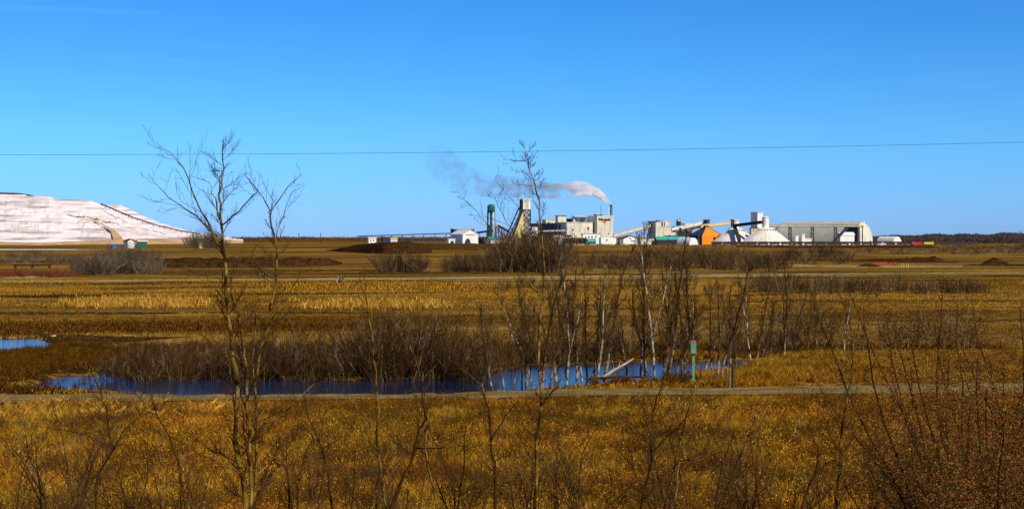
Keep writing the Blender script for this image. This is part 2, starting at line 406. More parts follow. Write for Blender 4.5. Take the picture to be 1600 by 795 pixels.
def sheet(name, pts, z, m):
    mb = MB(); mb.add([(p[0], p[1], z) for p in pts], [tuple(range(len(pts)))])
    o = mb.build(name, m, org=(0, 0, 0)); return tag(o, kind='structure')
def rect_sheet(name, x0, x1, y0, y1, z, m):
    return sheet(name, [(x0, y0), (x1, y0), (x1, y1), (x0, y1)], z, m)
rect_sheet('pond_water', -62, 22, 88, 121, WZ, M['water'])
rect_sheet('pond_water', -110, -36, 124.5, 145, WZ, M['water'])
def strip(name, rows, m, z=0.03, jit=0.5, sub=24, seed=0, fade=False):
    """rows: (px, ytop, ybot) photo pixels of a band lying on the ground"""
    rng = random.Random(seed); mb = MB(); vs = []; fs = []
    for i in range(len(rows) - 1):
        for k in range(sub + (1 if i == len(rows) - 2 else 0)):
            t = k / sub
            a = [rows[i][j] * (1 - t) + rows[i + 1][j] * t for j in range(3)]
            j1 = (rng.random() - .5) * 2 * jit; j2 = (rng.random() - .5) * 2 * jit
            gl = (i * sub + k) / (sub * (len(rows) - 1)); ef = min(1, gl * 3.5 + .02, (1 - gl) * 3.5 + .02); mid_ = (a[1] + a[2]) / 2
            pt = G(a[0], mid_ + (a[1] + j1 - mid_) * ef); pb = G(a[0], mid_ + (a[2] + j2 - mid_) * ef)
            n = 6
            for q in range(n + 1):
                pp = pb.lerp(pt, q / n)
                vs.append((pp.x, pp.y, pp.z + z))
    V_ = np.array(vs); V_[:, 2] = terrain_z(V_[:, 0], V_[:, 1]) + z
    cols = len(vs) // 7
    for i in range(cols - 1):
        for q in range(6):
            a = i * 7 + q
            fs.append((a, a + 7, a + 8, a + 1))
    mb.add(V_.tolist(), fs)
    return tag(mb.build(name, m, org=(0, 0, 0)), kind='structure')
# near gravel road: runs across the picture, slightly receding to the right
strip('gravel_road', [(-700, 625, 639), (0, 617.5, 630), (800, 610, 622), (1600, 603, 614), (2600, 595, 605)], M['road'], 0.07, 0.35, 90, 5)
# far track, two pale lines
strip('farm_track', [(-900, 437.5, 441.5), (0, 438, 441.5), (530, 434.5, 437.5), (800, 432.2, 435), (1150, 428.6, 431), (1600, 424.8, 426.6), (2600, 419, 420.5)], M['track'], 0.05, 0.25, 60, 6)
strip('farm_track', [(560, 437.8, 439), (800, 437, 438.4), (1150, 431.8, 433), (1600, 428.3, 429.6)], M['track'], 0.06, 0.3, 60, 7)
strip('ditch', [(-200, 507, 520), (0, 507, 521), (150, 506, 518), (400, 505, 515), (560, 504, 510)], M['dark_soil'], 0.03, 1.6, 60, 8)
strip('ditch', [(-200, 487, 489.5), (0, 487, 491), (250, 488, 490.5), (500, 487, 490.5), (700, 488, 489.5)], M['dark_soil'], 0.03, 0.6, 50, 9)
strip('ditch', [(-200, 461, 464), (100, 461, 466), (250, 462, 464.5), (420, 458, 461), (720, 456, 458.5)], M['dark_soil'], 0.035, 0.6, 50, 10)
strip('ditch', [(-200, 442, 444.5), (200, 442.3, 444.5), (530, 438.5, 440.5), (800, 438.4, 440)], M['dark_soil'], 0.04, 0.4, 50, 11)
strip('mud_bank', [(-300, 560, 598), (0, 557, 600), (60, 560, 583), (170, 566, 580), (260, 560, 578), (420, 562, 580)], M['dark_soil'], 0.035, 2.5, 40, 12)
strip('stubble', [(1150, 460, 464), (1350, 459, 463), (1600, 458, 461)], M['reed_ground'], 0.03, 0.8, 50, 15)
strip('stubble', [(860, 412, 414), (1150, 413, 415), (1400, 415.5, 418), (1600, 414, 417)], M['track'], 0.05, 0.5, 50, 16)
strip('stubble', [(1350, 399.5, 401), (1480, 397.5, 400), (1600, 398, 399.5)], M['reed_ground'], 0.05, 0.4, 50, 17)
strip('mud_bank', [(-500, 596, 613), (-100, 597, 613), (0, 598, 613.5), (60, 602, 613.5), (110, 609, 613.5), (170, 611, 614)], M['dark_soil'], 0.035, .8, 60, 31)
strip('mud_bank', [(-500, 519, 556), (-100, 519, 556), (20, 520, 552), (80, 522, 545), (190, 524, 538), (300, 522, 530)], M['dark_soil'], 0.036, 1.5, 60, 32)
strip('dirt_field', [(-200, 421, 427), (100, 424, 430), (560, 421, 424), (760, 424, 428)], M['rust_soil'], 0.04, 0.8, 50, 18)
strip('dirt_field', [(1150, 404, 407), (1400, 406, 409), (1500, 408, 411)], M['rust_soil'], 0.04, 0.5, 50, 19)
strip('far_pond_water', [(-300, 389.2, 390.6), (60, 389.4, 390.7), (172, 389.9, 390.4)], M['water'], 0.1, 0.1, 20, 20)
strip('pale_flat', [(0, 432, 436), (60, 431, 434.5), (85, 432, 433)], M['track'], 0.06, 0.4, 20, 21)

_rs = random.Random(91)
for k in range(44):
    py = 384 + 116 * _rs.random() ** 1.6; px = _rs.uniform(-150, 1650); hw = _rs.uniform(60, 260); th = (py - 371) * _rs.uniform(.018, .055)
    if 545 > px > 300 and 400 < py < 418: continue
    strip('soil_streak', [(px - hw, py, py + th), (px - hw * .3, py - th * .3, py + th), (px + hw * .4, py - th * .4, py + th * .6), (px + hw, py - th * .5, py + th * .2)], M[('dark_soil', 'rust_soil', 'rust_soil', 'reed_ground')[k % 4]], 0.012 + k * .0006, th * .35, 26, 100 + k)
def ridge(name, rows, m, depth=None, rough=0.12, seed=1, sub=8, kind='structure', cross=(0, .35, .75, 1, .8, .35, 0)):
    """low earth bank: rows (px, ytop, ybase)"""
    mb = MB(); rng = random.Random(seed); vs = []; n = len(cross)
    tot = 0
    for i in range(len(rows) - 1):
        for k in range(sub + (1 if i == len(rows) - 2 else 0)):
            t = k / sub
            px, yt, yb = [rows[i][j] * (1 - t) + rows[i + 1][j] * t for j in range(3)]
            d0 = GD(yb); dep = depth or 20
            hgt = max(0.02, W(px, yt, d0 + dep * .5).z)
            for q in range(n):
                dd = d0 + dep * q / (n - 1)
                p = W(px, 371, dd)
                h = hgt * cross[q] * (1 + (rng.random() - .5) * 2 * rough)
                vs.append((p.x + (rng.random() - .5) * hgt * rough, dd, h if q not in (0, n - 1) else -0.3))
            tot += 1
    fs = []
    for i in range(tot - 1):
        for q in range(n - 1):
            a = i * n + q; fs.append((a, a + n, a + n + 1, a + 1))
    mb.add(vs, fs)
    o = mb.build(name, m, org=(0, 0, 0), smooth=True)
    if kind: o['kind'] = kind
    return o
ridge('earth_bank', [(150, 404, 410), (180, 404, 414), (260, 403, 417), (380, 402.5, 418), (470, 402.5, 417), (515, 404, 415), (535, 410, 413)], M['dark_soil'], 16, 0.10, 3, 14)
ridge('earth_mound', [(510, 391, 391.5), (535, 387, 394), (560, 381.5, 395), (600, 378, 397), (640, 377, 397), (660, 382, 396), (675, 391, 395)], M['dark_soil'], 60, 0.04, 4, 12)
ridge('earth_mound', [(655, 379, 390), (700, 380, 391), (780, 381, 392), (800, 386, 391)], M['rust_soil'], 80, 0.05, 5, 12)
ridge('earth_bank', [(1330, 408, 409), (1362, 404, 409), (1390, 404.5, 409.5), (1420, 402.5, 409.5), (1462, 401, 410), (1470, 404, 409.5), (1480, 408, 409)], M['dark_soil'], 14, 0.22, 6, 12)
ridge('earth_bank', [(1340, 415, 416), (1352, 411.5, 416.5), (1368, 413.5, 417), (1378, 416, 417)], M['dark_soil'], 8, 0.2, 7, 8)
ridge('earth_mound', [(1505, 415, 416.5), (1520, 412.5, 416), (1532, 413, 416), (1545, 405, 416), (1552, 402, 416), (1565, 406, 416), (1580, 412, 416), (1600, 412.5, 416), (1700, 413, 416)], M['dark_soil'], 14, 0.14, 8, 10)
ridge('earth_bank', [(1150, 384, 386), (1250, 384, 387.5), (1400, 383.5, 387.5), (1455, 384, 387.5), (1470, 386.5, 387.3)], M['dark_soil'], 60, 0.15, 9, 14)
ridge('tan_dike', [(-400, 376, 382.5), (0, 377.5, 382.5), (60, 379, 383), (135, 376, 381.5), (180, 374, 381.5), (300, 372, 381), (345, 374, 380), (380, 376, 380)], M['tan_dirt'], 100, 0.06, 10, 14)
ridge('pale_dike', [(345, 371, 375), (430, 370, 374.5), (560, 369.5, 374.5), (700, 369.5, 374.6), (760, 371, 374)], M['tan_dirt'], 300, 0.08, 11, 20)
ridge('brown_dike', [(380, 375.5, 378), (440, 373.5, 378), (560, 374, 378), (620, 376, 378)], M['rust_soil'], 60, 0.12, 12, 14)

UP = Vector((0, 0, 1))
# ------------------------------------------------------------------ salt tailings pile
crest = [(-600, 292), (-300, 299), (0, 303), (38, 304), (44, 306.3), (78, 306), (86, 311), (140, 313), (152, 317), (166, 325), (180, 331), (200, 338), (235, 350), (262, 357.5), (300, 366), (330, 371), (350, 373)]
crest2 = [(120, 335), (160, 321.5), (172, 320), (188, 319.8), (203, 327), (225, 338), (250, 348), (300, 362), (360, 372), (380, 374)]
def interp(t, x):
    return float(np.interp(x, [a for a, b in t], [b for a, b in t]))
def tailings(name, cr_, d0, d1, dback, seed, px0, px1, steps):
    P = [(0, 0), (.06, .10), (.10, .115), (.30, .36), (.345, .375), (.55, .62), (.62, .64), (.80, .82), (.83, .83), (.97, .985), (1, 1), (1.2, 1.0), (2, 0)] if steps else [(0, 0), (1, 1), (1.2, 1), (2, 0)]
    nu = 520; nv = 170
    u = np.linspace(px0, px1, nu); v = np.linspace(0, 2, nv)
    U, Vv = np.meshgrid(u, v)
    D = np.where(Vv < 1, d0 + (d1 - d0) * Vv, d1 + (dback - d1) * (Vv - 1))
    X = (U - 800) / F * D
    H = np.interp(U, [a for a, b in cr_], [10 + (371 - b) * d1 / F for a, b in cr_])
    Vn = Vv + (vnoise(U, Vv * 60, 26, seed) - .5) * 0.05 * np.clip(1 - np.abs(Vv - .5) * 2, 0, 1)
    s = np.interp(Vn, [a for a, b in P], [b for a, b in P])
    gul = (vnoise(U, Vv * 40, 2.6, seed + 7) - .5) * 4.0 * np.clip(vnoise(U, Vv * 200, 30, seed + 8) * 2.4 - .7, 0, 1) + (vnoise(U * 1.0, Vv * 160, 9, seed + 3) - .5) * 3.5 + (vnoise(U, Vv * 300, 3.2, seed + 5) - .5) * 2.0
    if steps:   # a big side cut facing right
        s = s - 0.10 * np.clip((U - 100) / 20, 0, 1) * np.clip(1 - np.abs(Vv - .50) / .38, 0, 1)
    Z = np.maximum(H, 0) * s + gul * np.clip(s * 3, 0, 1) * np.clip((1 - s) * 5, 0, 1)
    Z = np.where(s <= 0, -1, Z)
    VV = np.stack([X.ravel(), D.ravel(), Z.ravel()], 1)
    ii = np.arange((nv - 1) * nu).reshape(nv - 1, nu)[:, :-1].ravel()
    me = np_mesh(name, VV, np.stack([ii, ii + 1, ii + nu + 1, ii + nu], 1), M['salt'])
    o = np_obj(name, me); o['kind'] = 'structure'
    def hz(px, v_):
        j = int(np.clip(round((px - px0) / (px1 - px0) * (nu - 1)), 0, nu - 1)); i = int(round(v_ / 2 * (nv - 1)))
        return Vector((X[i, j], D[i, j], Z[i, j]))
    return hz
hz1 = tailings('salt_tailings_hill', crest, 2330, 2700, 3300, 1, -600, 350, True)
hz2 = tailings('salt_tailings_hill', crest2, 2760, 3000, 3500, 2, 120, 380, False)
t = thing('tailings_conveyor', 'dark conveyor line running down the right shoulder of the white tailings pile', 'conveyor', W(166, 330, 2720) * 1)
pl = [(158, 318.5), (185, 330), (206, 339), (240, 350.5), (275, 359), (312, 365.5)]
for i in range(5):
    mb = MB(); mb.bar(W(*pl[i], 2660 - i * 30), W(*pl[i + 1], 2630 - i * 30), 3.0, 1.5); mb.build('gallery', M['dark'], t)
    for q in range(4):
        p = W(*pl[i], 2660 - i * 30).lerp(W(*pl[i + 1], 2630 - i * 30), q / 4); mb = MB(); mb.bar(p - UP * 4, p, .7); mb.build('post', M['dark'], t)
mb = MB(); vs = []
for k, px in enumerate(range(104, 192, 4)):
    a = hz1(px, .615); b = hz1(px, .60); e_ = math.sin(k * 1.7) * .8
    vs += [(b.x, b.y - 1.5, b.z - 4.5 - e_ - (2.5 if px < 150 else 0)), (a.x, a.y - 2.5, a.z + 1.2)]
mb.add(vs, [(i * 2, i * 2 + 1, i * 2 + 3, i * 2 + 2) for i in range(len(vs) // 2 - 1)])
tag(mb.build('bench_shade_line', M['rust_soil'], org=(0, 0, 0)), kind='structure')  # dark bench line, also put in for the slope's grey shading
# tan haul ramp on the pile and the brown cap at its top
mb = MB()
vs = []
for k, (px, v_) in enumerate([(147, .52), (160, .45), (172, .38), (180, .25), (184, .12), (186, .02)]):
    a = hz1(px - 3 - k, v_); b = hz1(px + 4 + k * .6, v_)
    vs += [(a.x, a.y - 2, a.z + 4), (b.x, b.y - 2, b.z + 4)]
mb.add(vs, [(i * 2, i * 2 + 1, i * 2 + 3, i * 2 + 2) for i in range(5)])
tag(mb.build('haul_ramp', M['tan_dirt'], org=(0, 0, 0)), kind='structure')
mb = MB()
vs = []
for px in range(-60, 46, 6):
    a = hz1(px, .99); t = 3.2 * (1 if px < 30 else .4)
    vs += [(a.x, a.y - 6, a.z - 1.5), (a.x, a.y + 6, a.z + t), (a.x, a.y + 40, a.z + t), (a.x, a.y + 50, a.z - 2)]
n_ = len(vs) // 4
mb.add(vs, [(i * 4 + q, i * 4 + 4 + q, i * 4 + 5 + q, i * 4 + 1 + q) for i in range(n_ - 1) for q in range(3)])
tag(mb.build('spoil_cap', M['rust_soil'], org=(0, 0, 0)), kind='structure')

# ------------------------------------------------------------------ plant buildings: oblique boxes given by the photo columns of left edge, near corner and right edge
TH = math.radians(24)
UX = Vector((math.cos(TH), math.sin(TH), 0)); VX = Vector((-math.sin(TH), math.cos(TH), 0)); UP = Vector((0, 0, 1))
def solve(C, vec, px):
    k = (px - 800) / F
    return (k * C.y - C.x) / (vec.x - k * vec.y)
def frame(xL, xc, xr, d):
    C = W(xc, 371, d); C.z = 0
    wid = solve(C, UX, xr); dep = solve(C, VX, xL) if xL < xc - 0.01 else 14.0
    return C, wid, dep
def zat(py, d): return W(800, py, d).z
def obox(mb, xL, xc, xr, yt, yb, d):
    C, wid, dep = frame(xL, xc, xr, d)
    z0 = 0 if yb is None else zat(yb, d); z1 = zat(yt, d)
    b = [C, C + UX * wid, C + UX * wid + VX * dep, C + VX * dep]
    mb.hexa([p + UP * z0 for p in b], [p + UP * z1 for p in b])
    return C, wid, dep, z0, z1
def front_panel(mb, x0, x1, yt, yb, C, proud=0.4, thick=0.8):
    """a small panel on the front plane through C (direction UX)"""
    a = solve(C, UX, x0); b = solve(C, UX, x1); d = C.y
    pa = C + UX * a; pb = C + UX * b
    Nn = Vector((math.sin(TH), -math.cos(TH), 0))
    z0 = W(x0, yb, pa.y).z; z1 = W(x0, yt, pa.y).z
    q = [pa + Nn * proud, pb + Nn * proud, pb - Nn * thick, pa - Nn * thick]
    mb.hexa([p + UP * z0 for p in q], [p + UP * z1 for p in q])
def side_panel(mb, x0, x1, yt, yb, C, proud=0.4, thick=0.8):
    a = solve(C, VX, x0); b = solve(C, VX, x1)
    pa = C + VX * a; pb = C + VX * b; Nn = -UX
    z0 = W(x0, yb, pa.y).z; z1 = W(x0, yt, pa.y).z
    q = [pa + Nn * proud, pa - Nn * thick, pb - Nn * thick, pb + Nn * proud]
    mb.hexa([p + UP * z0 for p in q], [p + UP * z1 for p in q])
def roof_cap(parent, C, wid, dep, z1, m, over=0.6, th=0.9, name='roof'):
    mb = MB(); c = C + UX * wid / 2 + VX * dep / 2 + UP * (z1 + th / 2)
    mb.box(c, UX * (wid / 2 + over), VX * (dep / 2 + over), UP * th / 2)
    return mb.build(name, m, parent)
def base_of(xc, d): 
    p = W(xc, 371, d); p.z = 0; return p
def simple_bldg(name, label, cat, xL, xc, xr, yt, yb, d, wall, roofm=None, windows=(), doors=(), sidew=(), group=None, side=None):
    C, wid, dep = frame(xL, xc, xr, d)
    t = thing(name, label, cat, C, group)
    mb = MB(); C, wid, dep, z0, z1 = obox(mb, xL, xc, xr, yt, yb, d); wl = mb.build('wall', wall, t)
    roof_cap(t, C, wid, dep, z1, roofm or wall)
    for (a, b, c, e) in windows:
        m_ = MB(); front_panel(m_, a, b, c, e, C); m_.build('window', M['opening'], wl)
    for (a, b, c, e) in doors:
        m_ = MB(); front_panel(m_, a, b, c, e, C); m_.build('door', M['opening'], wl)
    for (a, b, c, e) in sidew:
        m_ = MB(); side_panel(m_, a, b, c, e, C); m_.build('window', M['opening'], wl)
    return t, C, wid, dep, z1
def gable_bldg(name, label, cat, xL, xc, xr, yeave, yridge, d, wall, roofm, doors=(), windows=(), group=None, arch=None, ridge_along='V'):
    C, wid, dep = frame(xL, xc, xr, d)
    t = thing(name, label, cat, C, group)
    ze = zat(yeave, d); zr = zat(yridge, d); mb = MB()
    if ridge_along == 'V':
        poly = [C, C + UX * wid, C + UX * wid + UP * ze, C + UX * wid / 2 + UP * zr, C + UP * ze]
        mb.prism(poly, VX * dep); ext = VX; n_ = dep; across = UX; wa = wid
    else:
        poly = [C, C + VX * dep, C + VX * dep + UP * ze, C + VX * dep / 2 + UP * zr, C + UP * ze]
        mb.prism(poly, UX * wid); ext = UX; n_ = wid; across = VX; wa = dep
    recalc(mb.build('wall', wall, t))
    mb = MB(); o = 0.7
    for s in (0, 1):
        e = C + across * (wa * s + (o if s else -o)) + UP * (ze + 0.25 - o * (zr - ze) / (wa / 2)) - ext * o
        r = C + across * wa / 2 + UP * (zr + 0.25) - ext * o
        mb.hexa([e, r, r + ext * (n_ + 2 * o), e + ext * (n_ + 2 * o)], [p + UP * 0.5 for p in (e, r, r + ext * (n_ + 2 * o), e + ext * (n_ + 2 * o))])
    recalc(mb.build('roof', roofm, t))
    for (a, b, c, e) in doors:
        m_ = MB(); front_panel(m_, a, b, c, e, C); m_.build('door', M['opening'], t)
    for (a, b, c, e) in windows:
        m_ = MB(); front_panel(m_, a, b, c, e, C); m_.build('window', M['opening'], t)
    if arch:
        a, b, c, e = arch; x0 = solve(C, UX, a); x1 = solve(C, UX, b); r = (x1 - x0) / 2; cc = C + UX * (x0 + r); h = zat(c, d)
        Nn = Vector((math.sin(TH), -math.cos(TH), 0))
        poly = [cc + UX * (r * math.cos(an)) + UP * (h * math.sin(an)) + Nn * 0.4 for an in [PI * k / 12 for k in range(13)]]
        m_ = MB(); m_.prism(poly, -Nn * 1.0); m_.build('door', M['navy'], t)
    return t
def gallery(name, label, pa, pb, d0, d1, thick_px, m, supports=(), roofm=None, cat='conveyor', wd=None, sup_m=None, sup_yb=None):
    """enclosed conveyor gallery between two photo points"""
    a = W(pa[0], pa[1], d0); b = W(pb[0], pb[1], d1); th = thick_px * mpp((d0 + d1) / 2); wd = wd or 4.0
    t = thing(name, label, cat, (a.x, a.y, 0))
    mb = MB(); mb.bar(a, b, wd, th); mb.build('gallery', m, t)
    mb = MB(); off = UP * (th / 2 + 0.3); mb.bar(a + off, b + off, wd + 0.8, 0.5); mb.build('roof', roofm or m, t)
    mb = MB(); off = UP * (-th / 2 - 0.3); mb.bar(a + off, b + off, wd * .8, 0.5); mb.build('truss', M['dark'], t)
    for s in supports:
        f = (s - pa[0]) / (pb[0] - pa[0]); p = a.lerp(b, f) - UP * th / 2; g = Vector((p.x, p.y, 0))
        mb = MB(); h = p.z; q = 1.9
        for sx in (-1, 1):
            for sy in (-1, 1):
                mb.bar(g + Vector((sx * q * 1.1, sy * q * 1.3, 0)), p + Vector((sx * q * .8, sy * q, 0)), 0.55)
        nb = max(1, int(h / 6))
        for k in range(nb):
            z0_ = h * k / nb; z1_ = h * (k + 1) / nb
            for sy in (-1, 1):
                mb.bar(g + Vector((-q, sy * q, z0_)), g + Vector((q, sy * q, z1_)), 0.35)
                mb.bar(g + Vector((q, sy * q, z0_)), g + Vector((-q, sy * q, z1_)), 0.35)
                mb.bar(g + Vector((-q, sy * q, z1_)), g + Vector((q, sy * q, z1_)), 0.35)
        mb.build('support_tower', sup_m or M['dark'], t)
    return t

# --- white hall with arched door
gable_bldg('workshop_hall', 'white gabled hall with a dark arched doorway at the left end of the plant', 'building', 704, 723, 747, 366.3, 359.3, 1960, M['white'], M['white'], arch=(726, 735.5, 372.5, 382), windows=[(728, 742, 366.2, 366.9)])
simple_bldg('flat_roof_building', 'low flat roofed building just behind the white gabled hall', 'building', 704, 709, 741, 358, None, 2060, M['slate'], M['white'])
simple_bldg('lean_to_shed', 'small pale lean-to at the left side of the white gabled hall', 'shed', 698, 701, 711, 374, None, 1945, M['white'], M['white'], doors=[(704, 709, 376.5, 382)])
simple_bldg('storage_shed', 'long low dark fronted shed between the gabled hall and the water tower', 'shed', 744, 747, 775, 370.5, None, 2010, M['rust_soil'], M['cream'], doors=[(750, 757, 374, 382), (760, 770, 374.5, 382)])
gable_bldg('cottage', 'small white cottage with blue gable end and teal roof below the water tower', 'house', 759, 767, 782, 375.0, 370.5, 1880, M['white'], M['teal'], ridge_along='U')
simple_bldg('flat_shed', 'long white flat shed in front of the headframe base', 'shed', 784, 787, 818, 373.5, None, 1920, M['white'], M['grey'], doors=[(790, 794, 377, 383), (798, 802, 377, 383), (806, 810, 377, 383)])
gallery('inclined_conveyor', 'low bluish conveyor running from the gabled hall to the water tower foot', (742, 364), (772, 360), 2080, 2080, 2.0, M['navy'], [748, 762])
# --- long overland conveyor on posts behind, left of the plant
t = thing('overland_conveyor', 'long thin elevated conveyor on short posts crossing the left horizon', 'conveyor', W(560, 371, 2500) * 1)
a = W(560, 368.8, 2600); b = W(708, 364.5, 2350)
mb = MB(); mb.bar(a, b, 3, 1.8); mb.build('gallery', M['cream'], t)
for k in range(9):
    p = a.lerp(b, (k + .4) / 9); mb = MB(); mb.bar((p.x, p.y, 0), (p.x, p.y, p.z - .6), 1.4); mb.build('post', M['cream'], t)

# --- water tower
def water_tower():
    d = 2000; c = base_of(767.3, d); k = mpp(d)
    t = thing('water_tower', 'dark green water tower on tall thin legs beside the headframe', 'water tower', c)
    z0 = zat(331, d); z1 = zat(321, d); r = 6.0 * k
    mb = MB(); mb.lathe(c, [(0.3, z0 - 2.2), (r * .55, z0 - 1.4), (r * .9, z0 - .2), (r, z0 + 1), (r, z1 - 1.2), (r * .93, z1), (r * .6, z1 + 1.2), (0.3, z1 + 1.9)], 24)
    tk = mb.build('tank', M['green'], t, smooth=True)
    mb = MB(); mb.lathe(c, [(r + .8, z0 + .6), (r + .8, z0 + 1.0)], 24); mb.build('catwalk', M['dark'], tk)
    for i in range(6):
        an = 2 * PI * i / 6 + .35
        mb = MB(); mb.bar(c + Vector((math.cos(an) * r * 1.15, math.sin(an) * r * 1.15, 0)), c + Vector((math.cos(an) * r * .95, math.sin(an) * r * .95, z0 + 1)), 1.15)
        mb.build('leg', M['white'] if i == 5 else M['dark'], t)
    mb = MB(); mb.tube([c, c + UP * z0], 0.6, 10); mb.build('riser_pipe', M['green'], t)
    for zz in (.25, .5, .75):
        mb = MB()
        for i in range(6):
            a1 = 2 * PI * i / 6 + .35; a2 = a1 + PI / 3; rr = r * (1.15 - .2 * zz)
            mb.bar(c + Vector((math.cos(a1) * rr, math.sin(a1) * rr, z0 * zz)), c + Vector((math.cos(a2) * rr, math.sin(a2) * rr, z0 * zz)), 0.3)
        mb.build('brace_ring', M['green'], t)
water_tower()
simple_bldg('pump_house', 'narrow dark green pump house under the water tower', 'shed', 763, 764.5, 769.5, 352, None, 2040, M['green'], M['green'])

# --- headframe
def headframe():
    d = 1990; C, wid, dep = frame(811.8, 817.3, 829, d)
    t = thing('mine_headframe', 'tall mine headframe with pale head block, lattice legs and slanted back stays', 'headframe', C)
    mb = MB(); obox(mb, 811.8, 817.3, 829, 311.6, 327.5, d); mb.build('head_block', M['cream'], t)
    mb = MB(); mb.box(C + UX * wid / 2 + VX * dep / 2 + UP * (zat(311.6, d) + .4), UX * (wid / 2 + .5), VX * (dep / 2 + .5), UP * .4); mb.build('roof', M['white'], t)
    mb = MB(); side_panel(mb, 812.3, 816.6, 312.5, 326.5, C); mb.build('shade_panel', M['dark'], t)  # dark panel laid over the head block's left face as its shade
    mb = MB(); front_panel(mb, 820, 826, 313.6, 315.0, C); mb.build('louvre', M['grey'], t)
    zt = zat(327.5, d)
    core = MB(); cc = C + UX * wid / 2 + VX * dep / 2
    core.box(cc + UP * zt / 2, UX * (wid / 2 - 1.8), VX * (dep / 2 - 1.2), UP * zt / 2); core.build('shaft_cladding', M['cream'], t)
    cs = [C, C + UX * wid, C + UX * wid + VX * dep, C + VX * dep]
    for p in cs:
        mb = MB(); mb.bar(p, p + UP * zt, 1.4); mb.build('leg', M['dark'], t)
    nlev = 7
    for (p, q) in ((cs[0], cs[1]), (cs[3], cs[0]), (cs[1], cs[2])):
        for k in range(nlev):
            z0 = zt * k / nlev; z1 = zt * (k + 1) / nlev
            mb = MB(); mb.bar(p + UP * z0, q + UP * z1, 0.7); mb.bar(q + UP * z0, p + UP * z1, 0.62); mb.bar(p + UP * z1, q + UP * z1, 0.55)
            mb.build('cross_brace', M['dark'], t)
    # slanted back stays with rungs, down to the left
    foot = W(791, 382, d - 4); foot.z = 0
    top = C + UP * zat(324, d) - UX * 1.0; top2 = top + VX * dep; foot2 = foot + VX * dep
    for a_, b_ in ((foot, top), (foot2, top2)):
        mb = MB(); mb.bar(a_, b_, 1.8); mb.build('back_stay', M['dark'], t)
    inner_f = foot + Vector((6.5 * mpp(d), 1, 0)); inner_t = top + Vector((0.9, .5, -5.0))
    mb = MB(); mb.bar(inner_f, inner_t, 3.6, 3.0); mb.build('skip_guide', M['dark'], t)
    for k in range(8):
        f = (k + .5) / 8; a_ = foot.lerp(top, f); b_ = inner_f.lerp(inner_t, f)
        mb = MB(); mb.bar(a_, b_, .7); mb.bar(a_, foot2.lerp(top2, f), .6); mb.build('rung', M['dark'], t)
    # pale sloping wall between the stay and the shaft
    pf = W(798.5, 382, d - 6); pf.z = 0
    poly = [pf, C + Vector((0.6, -3.2, 0)), C + Vector((.6, -3.2, zat(332, d))), C + Vector((-.8, -3.2, zat(332, d)))]
    mb = MB(); mb.prism(poly, VX * (dep * .7)); recalc(mb.build('sloping_bin_wall', M['paleyellow'], t))
headframe()
# small dark transfer frame by the water tower
def transfer_frame():
    d = 2010; c = base_of(780, d)
    t = thing('steel_trestle', 'dark open steel transfer frame between water tower and headframe', 'steel frame', c)
    mb = MB(); obox(mb, 774.5, 776, 784, 350, 354, d); mb.build('hopper', M['cream'], t)
    for px in (775, 779, 784):
        mb = MB(); p = base_of(px, d); mb.bar(p, p + UP * zat(354, d), 1.3); mb.build('post', M['dark'], t)
    for (a_, b_) in (((775, 381), (784, 366)), ((784, 381), (775, 366)), ((775, 366), (784, 354)), ((784, 366), (775, 354))):
        mb = MB(); mb.bar(W(*a_, d), W(*b_, d), .9); mb.build('cross_brace', M['dark'], t)
transfer_frame()
gallery('inclined_conveyor', 'short dark conveyor sloping down from the steel frame to the headframe foot', (778, 352.5), (795, 362), 2005, 2000, 2.4, M['slate'], [786])

# --- mill
simple_bldg('white_annex', 'small white annex directly right of the headframe', 'building', 830, 832, 840, 355.5, None, 2000, M['white'], M['white'])
simple_bldg('shade_blue_mill_wing', 'long mill wing, its shade coloured dark blue, behind the thicket left of the beige mill', 'building', 829, 880, 885, 349, None, 2020, M['navy'], M['cream'], sidew=[(846, 850, 361, 364), (856, 860, 361, 364), (868, 872, 358, 362)])  # navy walls carry the mill's left-side shade in their colour
simple_bldg('roof_house', 'stepped beige roof house with a yellow cap on the shade-blue wing', 'building', 847, 853, 867, 344, None, 2105, M['cream'], M['yellow'], windows=[(856, 858, 347, 349)])
simple_bldg('mill_tower', 'narrow beige tower with a dark left side on the shade-blue wing', 'building', 868, 871.5, 885, 337.5, None, 2070, M['cream'], M['slate'])
simple_bldg('low_roof_wing', 'low pale roofed wing left of the stepped roof house', 'building', 841, 843, 864, 351.5, None, 2090, M['cream'], M['cream'])
t, C, wid, dep, z1 = simple_bldg('main_mill', 'broad beige mill block with two small dark windows', 'building', 871, 885.5, 926.5, 348, None, 1990, M['cream'], M['cream'], windows=[(894, 896, 358, 360.4), (917.8, 920, 354.7, 359)])
mb = MB(); front_panel(mb, 885.5, 893, 367.2, 371.2, C, .3); mb.build('window', M['opening'], t)
mb = MB(); side_panel(mb, 873, 876, 350, 366, C, .3); mb.build('pipe_shaft', M['slate'], t)
simple_bldg('upper_storey', 'pale upper storey set back on the broad beige mill', 'building', 893, 896, 925, 341.5, None, 2040, M['cream'], M['grey'], windows=[(899, 901, 343.5, 345.5), (908, 910, 343.5, 345.5)])
simple_bldg('roof_plant_room', 'thin flat plant room on top of the upper storey', 'building', 895, 897, 916, 338.8, None, 2056, M['slate'], M['white'])
simple_bldg('small_roof_tower', 'small dark windowed tower at the left corner of the beige mill roof', 'building', 885, 887, 895.5, 342.5, None, 2050, M['navy'], M['slate'])
